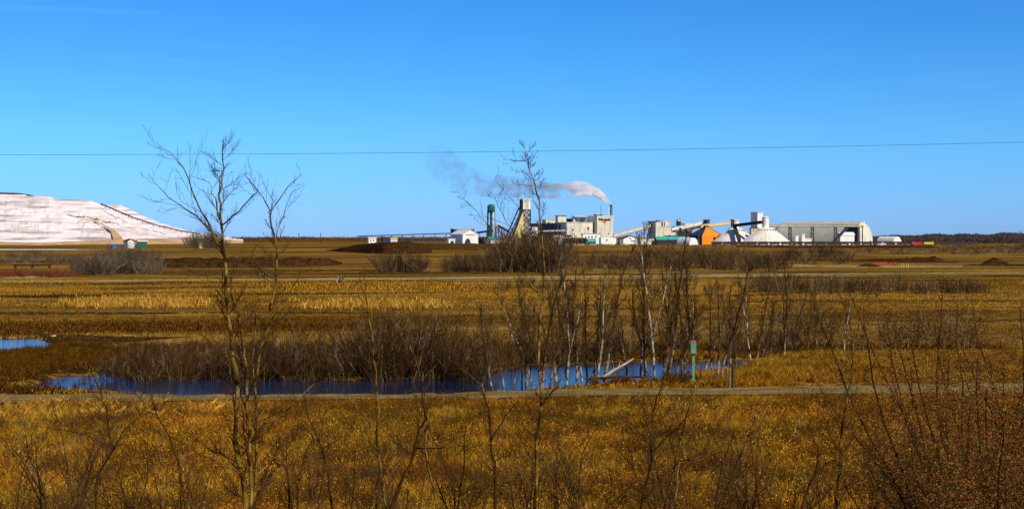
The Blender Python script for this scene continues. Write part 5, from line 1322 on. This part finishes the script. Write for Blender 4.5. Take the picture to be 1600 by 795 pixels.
# dark woody stems among the scrub
def stems(name, label, n, x0, x1, y0, y1, h0, h1, r0, seed, m='twig'):
    rg = random.Random(seed); mb = MB()
    for i in range(n):
        x = rg.uniform(x0, x1); y = rg.uniform(y0, y1)
        if y > float(road_y(np.array([x]))[0]) - .6 and y < 95: continue
        p = Vector((x, y, tz(x, y) - .05)); L_ = rg.uniform(h0, h1); q = wig(rg, p, Vector((rg.gauss(0, .45), rg.gauss(0, .3), 1)), L_, 4, .2)
        mb.tube(q, taper(r0, r0 * .3, 5), 3, cap=False); branches(mb, rg, q, r0 * .5, L_ * .5, 4, 0, .3, (.4, 1.1), r0 * .35)
    return tag(mb.build(name, M[m], org=(0, 0, 0)), label, 'undergrowth', kind='stuff')
stems('woody_undergrowth', 'dark woody stems tangled through the foreground scrub', 3200, -36, 36, 47, 84, .4, 1.5, .014, 3)
stems('woody_undergrowth', 'pale dry stalks standing in the foreground scrub', 70, -36, 36, 47, 84, .4, 1.4, .014, 4, 'pale_wood')
# left foreground pale dead stalks lying by the road
X, Y = area(2600, -34, -16, 77, 84.5, 2.4, 1.5, 41)
blades('dead_stalks', 'pale bent dead stalks beside the road at left', X, Y, R.uniform(.15, .6, len(X)), R.uniform(.03, .06, len(X)), 'pale', 14, 1.8)
# golden bank right of the pond
X, Y = area(11000, 13, 52, 92.5, 119, 0.8, 2.4, 43)
k = (Y > 21980 / (np.interp(800 + X / 93 * F, [800, 1600], [610, 603]) - 371) + .8) & (poly_sd(X, Y, pond_a) > .5); X, Y = X[k], Y[k]
u = R.random(len(X)); q = vnoise(X, Y, 3, 8)
scatter('golden_grass', 'tall golden dry grass and scrub on the bank right of the pond', X, Y, np.where(u < .5, 3, np.where(u < .62, 6, np.where(q > .5, 0, np.where(u > .9, 4, 2)))), R.uniform(.6, 1.5, len(X)) * (.6 + .7 * q), tints(X, Y, .6, 1.7, 3, 91), 'grass')
X, Y = area(9000, -54, 44, 96, 130, .6, 3, 49); k = (poly_sd(X, Y, pond_a) > .3) & (poly_sd(X, Y, pond_b) > .3) & ((X < 12) | (Y > 118)); X, Y = X[k], Y[k]
scatter('marsh_scrub', 'dark matted marsh scrub along the far pond bank', X, Y, np.where(R.random(len(X)) < .6, 4, 2), R.uniform(.5, 1.2, len(X)), tints(X, Y, .35, .95, 3, 95))
X, Y = area(110, -38, -8, 90.5, 104, 2.6, 3.4, 55); k = poly_sd(X, Y, pond_a) < -.3; X, Y = X[k], Y[k]
scatter('standing_reeds', 'dark reed clumps standing in the shallow pond water', X, Y, np.full(len(X), 4), R.uniform(.9, 1.5, len(X)), tints(X, Y, .3, .8, 3, 97), 'reeds')
# verge between road and pond
X, Y = area(26000, -45, 16, 89.0, 99, .8, 1.5, 47)
k = poly_sd(X, Y, pond_a) > .1; k &= (X > -30 + R.normal(size=len(X)) * 1.5); k &= Y > 21980 / (np.interp(800 + X / 90 * F, [0, 800, 1600], [617.5, 610, 603]) - 371) + .25; X, Y = X[k], Y[k]
blades('verge_grass', 'short dry grass between the near road and the pond', X, Y, R.uniform(.08, .3, len(X)), R.uniform(.03, .07, len(X)), 'fore', 17, .8)
# marsh edge dark grass on the far bank and left mud
X, Y = area(70000, -52, 40, 89, 124, 1.0, 3, 49); k = (poly_sd(X, Y, pond_a) > -.2) & ((Y > 97) | (X < -29)) & (Y > 90.8); X, Y = X[k], Y[k]
blades('marsh_grass', 'dark matted marsh grass along the far pond bank', X, Y, R.uniform(.1, .5, len(X)), R.uniform(.04, .09, len(X)), 'dark', 18, .9)
# mid field
X, Y = area(110000, -75, 75, 112, 205, 1.2, 6, 51, 2.0); k = poly_sd(X, Y, pond_b) > .2; X, Y = X[k], Y[k]
blades('field_grass', 'short dry ochre grass over the middle field', X, Y, R.uniform(.05, .2, len(X)), R.uniform(.03, .09, len(X)), np.array([(.18, .11, .02), (.12, .07, .012), (.07, .038, .01), (.06, .03, .01), (.24, .15, .03), (.13, .09, .02)]), 19, .6)
X, Y = area(150000, -130, 130, 200, 330, 1.8, 14, 53, 3.5)
blades('field_grass', 'golden dry grass bands over the far field', X, Y, R.uniform(.08, .3, len(X)), R.uniform(.05, .13, len(X)), np.array([(.28, .18, .03), (.20, .12, .02), (.13, .075, .012), (.10, .055, .01), (.36, .25, .06)]), 20, .5)
# reed bands
for (x0, x1, y0, y1, n, hh, pal, sd_, lab) in ((120, 330, 468, 479, 9000, .95, 'pale', 61, 'pale standing reeds in a band left of centre'), (430, 760, 443, 455, 9000, .8, 'gold', 62, 'golden standing reeds just below the far track'), (480, 700, 470, 482, 5000, .8, 'pale', 63, 'pale reeds in the middle of the field'), (0, 560, 504, 520, 9000, .5, 'dark', 64, 'dark weeds along the field ditch')):
    px = R.uniform(x0 - 60, x1 + 60, n); py = (y0 + y1) / 2 + R.normal(size=n) * (y1 - y0) / 3.2; D = 21980 / (py - 371); X = (px - 800) / F * D; kk = (vnoise(X, D, 7, sd_) * .7 + .3 * vnoise(X, D, 2, sd_ + 1) + np.clip(np.minimum(px - x0 + 60, x1 + 60 - px) / 120, 0, 1) - 1 > .5 - .75 * R.random(n)); X = X[kk]; D = D[kk]; n = len(X)
    blades('reeds', lab, X, D, R.uniform(.4, 1, n) * hh, R.uniform(.06, .16, n), pal, sd_, .5)
# pale stones on the left mud
rg = random.Random(8)
for k, (px, py, s) in enumerate(((84, 526, .34), (170, 508.5, .22), (150, 513, .2), (137, 523, .22), (73, 520, .18), (54, 563, .16))):
    c = G(px, py); mb = MB(); n_ = 7
    mb.lathe(c, [(s * .8, -.02), (s, s * .2), (s * .7, s * .5), (s * .2, s * .6)], n_)
    mb.v = [(x + rg.uniform(-.2, .2) * s, y + rg.uniform(-.2, .2) * s, z) for x, y, z in mb.v]
    tag(mb.build('pale_stone', M['pale_wood']), ('largest', 'rightmost', 'second highest', 'flat', 'small high', 'lowest')[k] + ' pale stone on the dark mud near the left pond', 'stone', 'pale stones on the mud')

# ------------------------------------------------------------------ nearest trees, on the slope below the camera
def near_tree(label, d, limbs, seed, bark='bark_olive', twn=8, twl=.8, name='near_bare_tree', leafy=0, group=None, twr=.35):
    """limbs: list of (polyline [(px,py)..], r0, r1 in photo pixels)"""
    rg = random.Random(seed); k = mpp(d)
    b = W(limbs[0][0][0][0], 795, d); b.z = tz(b.x, d)
    t = thing(name, label, 'tree', b, group)
    tw = MB(); tips = []
    for li, (pl, r0, r1) in enumerate(limbs):
        pts = []; dz = rg.uniform(-.8, .8) if li else 0
        n = len(pl)
        for i, (px, py) in enumerate(pl):
            dd = d + dz * i / max(1, n - 1); pts.append(W(px, py, dd))
        if pl[0][1] >= 790: pts[0:0] = [Vector((b.x + (pts[0].x - b.x) * .5, d, tz(b.x, d) - .2))]
        # resample with wiggle
        sm = []
        for i in range(len(pts) - 1):
            for q in range(3): sm.append(pts[i].lerp(pts[i + 1], q / 3) + Vector((rg.gauss(0, .6), rg.gauss(0, .6), 0)) * (k * 2.0 if (i or q) else 0))
        sm.append(pts[-1])
        f_ = .58 if li == 0 else .46
        rr_ = [v_ * rg.uniform(.88, 1.12) for v_ in taper(r0 * k * f_, r1 * k * f_, len(sm))]
        mb = MB(); mb.tube(sm, rr_, 8 if r0 > 4 else 6)
        mb.build('trunk' if li == 0 else 'limb', M[bark], t, smooth=True)
        L_ = sum((sm[i + 1] - sm[i]).length for i in range(len(sm) - 1))
        branches(tw, rg, sm, max(r1, r0 * twr) * k * .5, min(L_ * .5, twl * 1.1), max(5, int(twn * L_ / 1.5)), 1, .12, (.6, 1.35), .5 * k * .5)
    tw.build('twigs', M['twig'], t)['kind'] = 'stuff'
    return t
near_tree('largest near tree at left, forked crown rising high into the sky', 21, [
    ([(386, 800), (378, 740), (366, 690), (371, 600), (362, 540), (354, 470), (350, 400), (345, 348), (343, 305), (349, 262), (348, 226)], 8.5, 1.2),
    ([(392, 800), (391, 720), (388, 650), (386, 590), (379, 535), (374, 490), (360, 455)], 7, 3),
    ([(350, 400), (330, 360), (308, 315), (285, 262), (266, 240), (250, 228)], 3.5, .8),
    ([(345, 380), (315, 345), (280, 320), (255, 302), (232, 272)], 3, .7),
    ([(344, 345), (336, 310), (326, 285), (300, 275)], 2.6, .7),
    ([(347, 352), (372, 330), (393, 308), (404, 298), (392, 285), (383, 272)], 3.0, .8),
    ([(354, 470), (330, 445), (310, 430), (290, 415)], 3, 1),
    ([(368, 690), (357, 680), (330, 672), (300, 660)], 3, 1), ([(378, 740), (350, 725), (320, 712), (296, 706)], 3.2, 1),
    ([(391, 690), (410, 665), (440, 650), (470, 620), (490, 600)], 3.4, 1.2)], 1, twn=9, twl=.75)
near_tree('near tree with V shaped crown just right of the largest one', 25, [
    ([(398, 800), (402, 700), (398, 600), (410, 540), (424, 500), (430, 440), (434, 400), (430, 368), (422, 330)], 4.6, 2.2),
    ([(422, 330), (412, 308), (400, 296), (386, 276)], 2.2, .7),
    ([(422, 330), (440, 305), (456, 286), (470, 272)], 2.2, .7),
    ([(432, 372), (441, 340), (452, 310), (460, 296)], 1.8, .6),
    ([(424, 500), (445, 470), (462, 440), (475, 425)], 2.4, .8), ([(402, 640), (395, 560), (400, 480), (412, 440), (408, 420)], 2.6, .9)], 2, twn=8, twl=.7)
near_tree('near tree in the centre crossing in front of the headframe and smoke', 28, [
    ([(834, 800), (838, 740), (840, 680), (846, 632), (842, 560), (848, 470), (850, 400), (846, 345), (838, 300), (826, 262), (821, 236)], 5.0, 1.0),
    ([(846, 632), (858, 620), (868, 606), (880, 585)], 3.0, 1.4),
    ([(850, 400), (825, 345), (800, 310), (772, 282)], 1.8, .6),
    ([(848, 470), (800, 400), (765, 355), (738, 322), (713, 297)], 1.7, .6),
    ([(849, 430), (812, 375), (790, 345), (775, 312), (762, 304)], 1.6, .6),
    ([(823, 252), (808, 251), (785, 249)], 1.3, .5), ([(828, 272), (814, 269), (797, 264)], 1.2, .5), ([(832, 291), (818, 289), (800, 286)], 1.2, .5),
    ([(824, 258), (832, 248), (842, 236)], 1.0, .4), ([(834, 285), (845, 276), (850, 266)], 1.0, .4)], 3, twn=7, twl=.6)
near_tree('thin near tree with upright stem left of centre', 23, [
    ([(604, 800), (596, 740), (588, 690), (592, 640), (588, 600), (582, 540), (576, 480), (560, 430)], 4.2, 1.0),
    ([(592, 680), (560, 640), (535, 610)], 2, .7), ([(584, 560), (610, 520), (622, 480)], 2, .7)], 4, twn=6, twl=.6)
near_tree('dark leaning near stem crossing the thin pale one left of centre', 20, [
    ([(606, 800), (628, 752), (645, 715), (655, 670), (664, 655), (660, 600), (648, 560), (640, 520)], 5.5, 1.2),
    ([(650, 700), (690, 700), (715, 682)], 2.2, .7), ([(645, 712), (620, 690), (596, 668)], 2, .6)], 5, bark='bark_dark', twn=6, twl=.6)
near_tree('slim near sapling with pale upper stem between centre trees', 24, [
    ([(688, 800), (672, 740), (664, 700), (668, 640), (655, 580), (640, 540)], 4, 1.2), ([(668, 640), (640, 610)], 2, .7)], 6, twn=5, twl=.6)
near_tree('dark near tree with bent top just left of the central trunk', 22, [
    ([(772, 800), (775, 740), (768, 690), (764, 640), (750, 600), (720, 575), (700, 560), (690, 530)], 5, 1.2),
    ([(768, 690), (790, 650), (812, 620)], 2.4, .8), ([(775, 740), (735, 700), (700, 690)], 2, .7)], 7, bark='bark_dark', twn=6, twl=.7)
near_tree('near tree right of centre with many crossing side branches', 22, [
    ([(1000, 800), (1012, 745), (1020, 705), (1018, 660), (1028, 620), (1040, 580), (1045, 540)], 4.4, 1.0),
    ([(1020, 705), (1045, 680), (1075, 650), (1110, 625), (1140, 610)], 2.6, .8), ([(1018, 690), (990, 665), (965, 645)], 2.2, .7),
    ([(940, 800), (985, 760), (1030, 752), (1060, 720), (1090, 660)], 2.4, .8)], 8, bark='bark_dark', twn=8, twl=.8)
near_tree('pale mottled near trunk right of the crossing branches', 23, [
    ([(1054, 800), (1058, 740), (1066, 690), (1075, 640), (1095, 590), (1098, 540)], 4.2, 1.0), ([(1062, 720), (1110, 712), (1160, 692)], 2.2, .8)], 9, twn=6, twl=.7)
near_tree('near tree with jointed pale trunk on the right, crossing the road', 24, [
    ([(1306, 800), (1312, 730), (1315, 680), (1320, 630), (1330, 590), (1338, 540), (1344, 490), (1352, 455)], 5.0, 1.0),
    ([(1326, 592), (1312, 578), (1298, 566)], 3, 1.4), ([(1315, 660), (1285, 640), (1255, 632)], 2, .7), ([(1338, 540), (1365, 500), (1380, 470)], 2, .7)], 10, twn=8, twl=.7)
near_tree('short dark stem low down left of the jointed pale tree', 20, [
    ([(1252, 800), (1262, 760), (1275, 735), (1280, 705), (1270, 680), (1245, 668)], 4, 1.2), ([(1275, 735), (1310, 715), (1335, 690)], 2, .7), ([(1244, 800), (1243, 770), (1258, 768)], 4, 2)], 11, bark='bark_dark', twn=6, twl=.6)
near_tree('thin forked near sapling at far left over the dark mud', 23, [
    ([(150, 800), (152, 740), (176, 700), (165, 640), (150, 600), (135, 560)], 3.6, 1.0), ([(176, 700), (140, 680), (100, 672), (50, 665)], 2.2, .7), ([(176, 705), (205, 660), (250, 630)], 2, .7), ([(165, 760), (200, 775), (230, 800)], 2, 1)], 12, bark='bark_dark', twn=9, twl=.8)
near_tree('near sapling between the far left tree and the largest one', 24, [
    ([(290, 800), (282, 730), (262, 680), (240, 640), (225, 560), (235, 500)], 3.2, .9), ([(262, 680), (300, 700), (340, 740)], 2, .7)], 13, bark='bark_dark', twn=9, twl=.8)
near_tree('spindly near sapling left of the thin upright stem', 24, [
    ([(520, 800), (512, 740), (500, 690), (480, 650), (470, 600), (480, 540)], 2.8, .8), ([(505, 700), (540, 680), (560, 650)], 1.8, .6)], 14, bark='bark_dark', twn=9, twl=.8)
SAP = []
for s_ in range(5):
    rg = random.Random(900 + s_); mb = MB()
    for i in range(3 + s_ % 3):
        q = wig(rg, Vector((rg.uniform(-.2, .2), rg.uniform(-.2, .2), -.2)), Vector((rg.gauss(0, .22), rg.gauss(0, .15), 1)), rg.uniform(2.6, 3.6), 9, .10)
        mb.tube(q, taper(.026, .008, 10), 5, cap=False); branches(mb, rg, q, .012, 1.0, 15, 2, .15, (.5, 1.3), .0035)
    SAP.append(mb.mesh('sapling', M['twig_dark'] if s_ % 2 else M['twig']))
SPX = [60, 95, 262, 500, 590, 700, 905, 1040, 1140, 1280, 30, 118, 205, 318, 452, 548, 632, 735, 800, 872, 955, 1105, 1180, 1215, 1362, 1415]
rg = random.Random(31)
for k, px in enumerate(SPX):
    d = rg.uniform(26, 44); c = W(px, 600, d); c.z = tz(c.x, d); yt = rg.uniform(590, 690); h = W(px, yt, d).z - c.z
    tag(put('bare_sapling', SAP[k % 5], c, h / 3.5, rg.uniform(0, 6.28), 'thin bare sapling among the foreground scrub, %s from left' % ordw(k), 'sapling', 'bare saplings on the foreground slope'))
# blurry brush on the right edge: leafy near bushes
def leafy_bush(label, px, d, w_px, ytop, seed, n=42000):
    rg = random.Random(seed); r = np.random.default_rng(seed); c = W(px, 600, d); c.z = tz(c.x, d); h = W(px, ytop, d).z - c.z
    t = thing('leafy_thicket_bush', label, 'bush', c, 'leafy thicket bushes at the right edge'); st = MB(); R_ = w_px * mpp(d) / 2; P = []
    for i in range(15):
        an = rg.uniform(0, 2 * PI); q = wig(rg, c + Vector((math.cos(an) * .3, math.sin(an) * .3, -.1)), Vector((math.cos(an) * .35, math.sin(an) * .35, 1)), h * rg.uniform(.75, 1), 8, .10)
        st.tube(q, taper(.03, .008, 9), 5, cap=False)
        b2 = MB(); branches(b2, rg, q, .010, R_ * .95, 13, 1, .12, (.5, 1.2), .003); st.v_ = None
        o = len(st.v); st.v.extend(b2.v); st.f.extend([tuple(k + o for k in f) for f in b2.f]); P += b2.v[::3]
    st.build('stems', M['twig'], t)
    P = np.array(P); P = P[r.integers(len(P), size=n)] + r.normal(size=(n, 3)) * .16
    D1 = r.normal(size=(n, 3)); D1 /= np.linalg.norm(D1, axis=1)[:, None]; D2 = np.cross(D1, r.normal(size=(n, 3))); D2 /= np.linalg.norm(D2, axis=1)[:, None]
    s = r.uniform(.007, .021, n)[:, None]; P = P - np.array(c)
    V = np.stack([P - D1 * s, P + D2 * s * .9, P + D1 * s], 1); pal = np.array([(.26, .07, .015), (.17, .045, .010), (.08, .02, .006), (.20, .05, .02), (.26, .17, .03), (.18, .14, .025), (.30, .20, .05), (.24, .07, .02)])
    C = pal[r.integers(len(pal), size=n)] * r.uniform(.7, 1.3, (n, 1))
    o = np_obj('leaves', np_mesh('leaves', V.reshape(-1, 3), np.arange(n * 3).reshape(-1, 3), M['leaf'], np.repeat(C, 3, 0)), t); o['kind'] = 'stuff'
for (px, d, w_, yt, lab) in ((1553, 21, 120, 398, 'tallest reddish leafy bush at the right edge'), (1600, 20, 130, 415, 'leafy bush cut by the right picture edge'), (1505, 22, 90, 580, 'shorter leafy bush left of the tallest one'), (1585, 18, 110, 610, 'low reddish bush in the lower right corner'), (1530, 23, 90, 440, 'slim leafy bush just left of the tallest one'), (1470, 24, 90, 670, 'lowest leafy bush at the left of the right edge thicket')):
    leafy_bush(lab, px, d, w_, yt, int(px))

# ------------------------------------------------------------------ smoke plume
def plume():
    d = 2015
    path = [(954.6, 320, 1.6), (949, 314, 4.0), (941, 307, 6), (930, 301, 8.5), (915, 295.5, 11), (898, 295, 12.5), (878, 298, 12.5), (858, 298, 13), (836, 295, 15), (808, 293, 17), (778, 290, 18), (748, 287, 20), (722, 278, 24), (698, 262, 27), (680, 245, 26), (668, 236, 14)]
    rg = random.Random(4); mb = MB(); pts = []; rad = []
    for i in range(len(path) - 1):
        for q in range(4):
            f = q / 4; a = [path[i][j] * (1 - f) + path[i + 1][j] * f for j in range(3)]
            pts.append(W(a[0], a[1], d)); rad.append(a[2] * mpp(d))
    pts.append(W(path[-1][0], path[-1][1], d)); rad.append(path[-1][2] * mpp(d) * .3)
    mb.tube(pts, rad, 14)
    m = bpy.data.materials.new('stack_smoke'); m.use_nodes = True; n = m.node_tree.nodes; l = m.node_tree.links; n.clear()
    o = n.new('ShaderNodeOutputMaterial'); v = n.new('ShaderNodeVolumePrincipled'); t = n.new('ShaderNodeTexCoord')
    no = n.new('ShaderNodeTexNoise'); no.inputs['Scale'].default_value = .075; no.inputs['Detail'].default_value = 4.5; no.inputs['Roughness'].default_value = .62
    sx = n.new('ShaderNodeSeparateXYZ'); l.new(t.outputs['Object'], sx.inputs[0]); l.new(t.outputs['Object'], no.inputs['Vector'])
    mr = n.new('ShaderNodeMapRange'); mr.inputs['From Min'].default_value = W(668, 300, d).x; mr.inputs['From Max'].default_value = W(955, 300, d).x
    l.new(sx.outputs['X'], mr.inputs['Value'])
    cr1 = n.new('ShaderNodeValToRGB'); e = cr1.color_ramp.elements   # density along the plume
    e[0].position = 0; e[0].color = (.03,) * 3 + (1,); e[1].position = 1; e[1].color = (1.0,) * 3 + (1,); DS = 1
    for p, c in ((.12, .035), (.26, .07), (.36, .09), (.50, .20), (.70, .40), (.80, 1.0), (.88, 3.0)): x = e.new(p); x.color = (c, c, c, 1)
    cr2 = n.new('ShaderNodeValToRGB'); e = cr2.color_ramp.elements; e[0].position = .44; e[0].color = (0, 0, 0, 1); e[1].position = .60; e[1].color = (1, 1, 1, 1)
    cr3 = n.new('ShaderNodeValToRGB'); e = cr3.color_ramp.elements; e[0].position = .0; e[0].color = (.30, .29, .30, 1); e[1].position = .97; e[1].color = (.99, .97, .97, 1)
    x = e.new(.62); x.color = (.46, .46, .50, 1); x = e.new(.80); x.color = (.96, .95, .97, 1)
    mu = n.new('ShaderNodeMath'); mu.operation = 'MULTIPLY'; mu2 = n.new('ShaderNodeMath'); mu2.operation = 'MULTIPLY'; mu2.inputs[1].default_value = .30
    l.new(mr.outputs[0], cr1.inputs[0]); l.new(mr.outputs[0], cr3.inputs[0]); l.new(no.outputs[0], cr2.inputs[0])
    l.new(cr1.outputs[0], mu.inputs[0]); l.new(cr2.outputs[0], mu.inputs[1]); l.new(mu.outputs[0], mu2.inputs[0]); l.new(mu2.outputs[0], v.inputs['Density']); l.new(cr3.outputs[0], v.inputs['Color'])
    l.new(v.outputs[0], o.inputs['Volume'])
    ob = mb.build('smoke_plume', m, org=(0, 0, 0)); recalc(ob)
    tag(ob, 'white smoke from the green stack drifting left and thinning to grey', 'smoke', kind='stuff')
plume()
SC.cycles.volume_step_rate = 1.0
SC.cycles.volume_bounces = 10
SC.cycles.max_bounces = 12
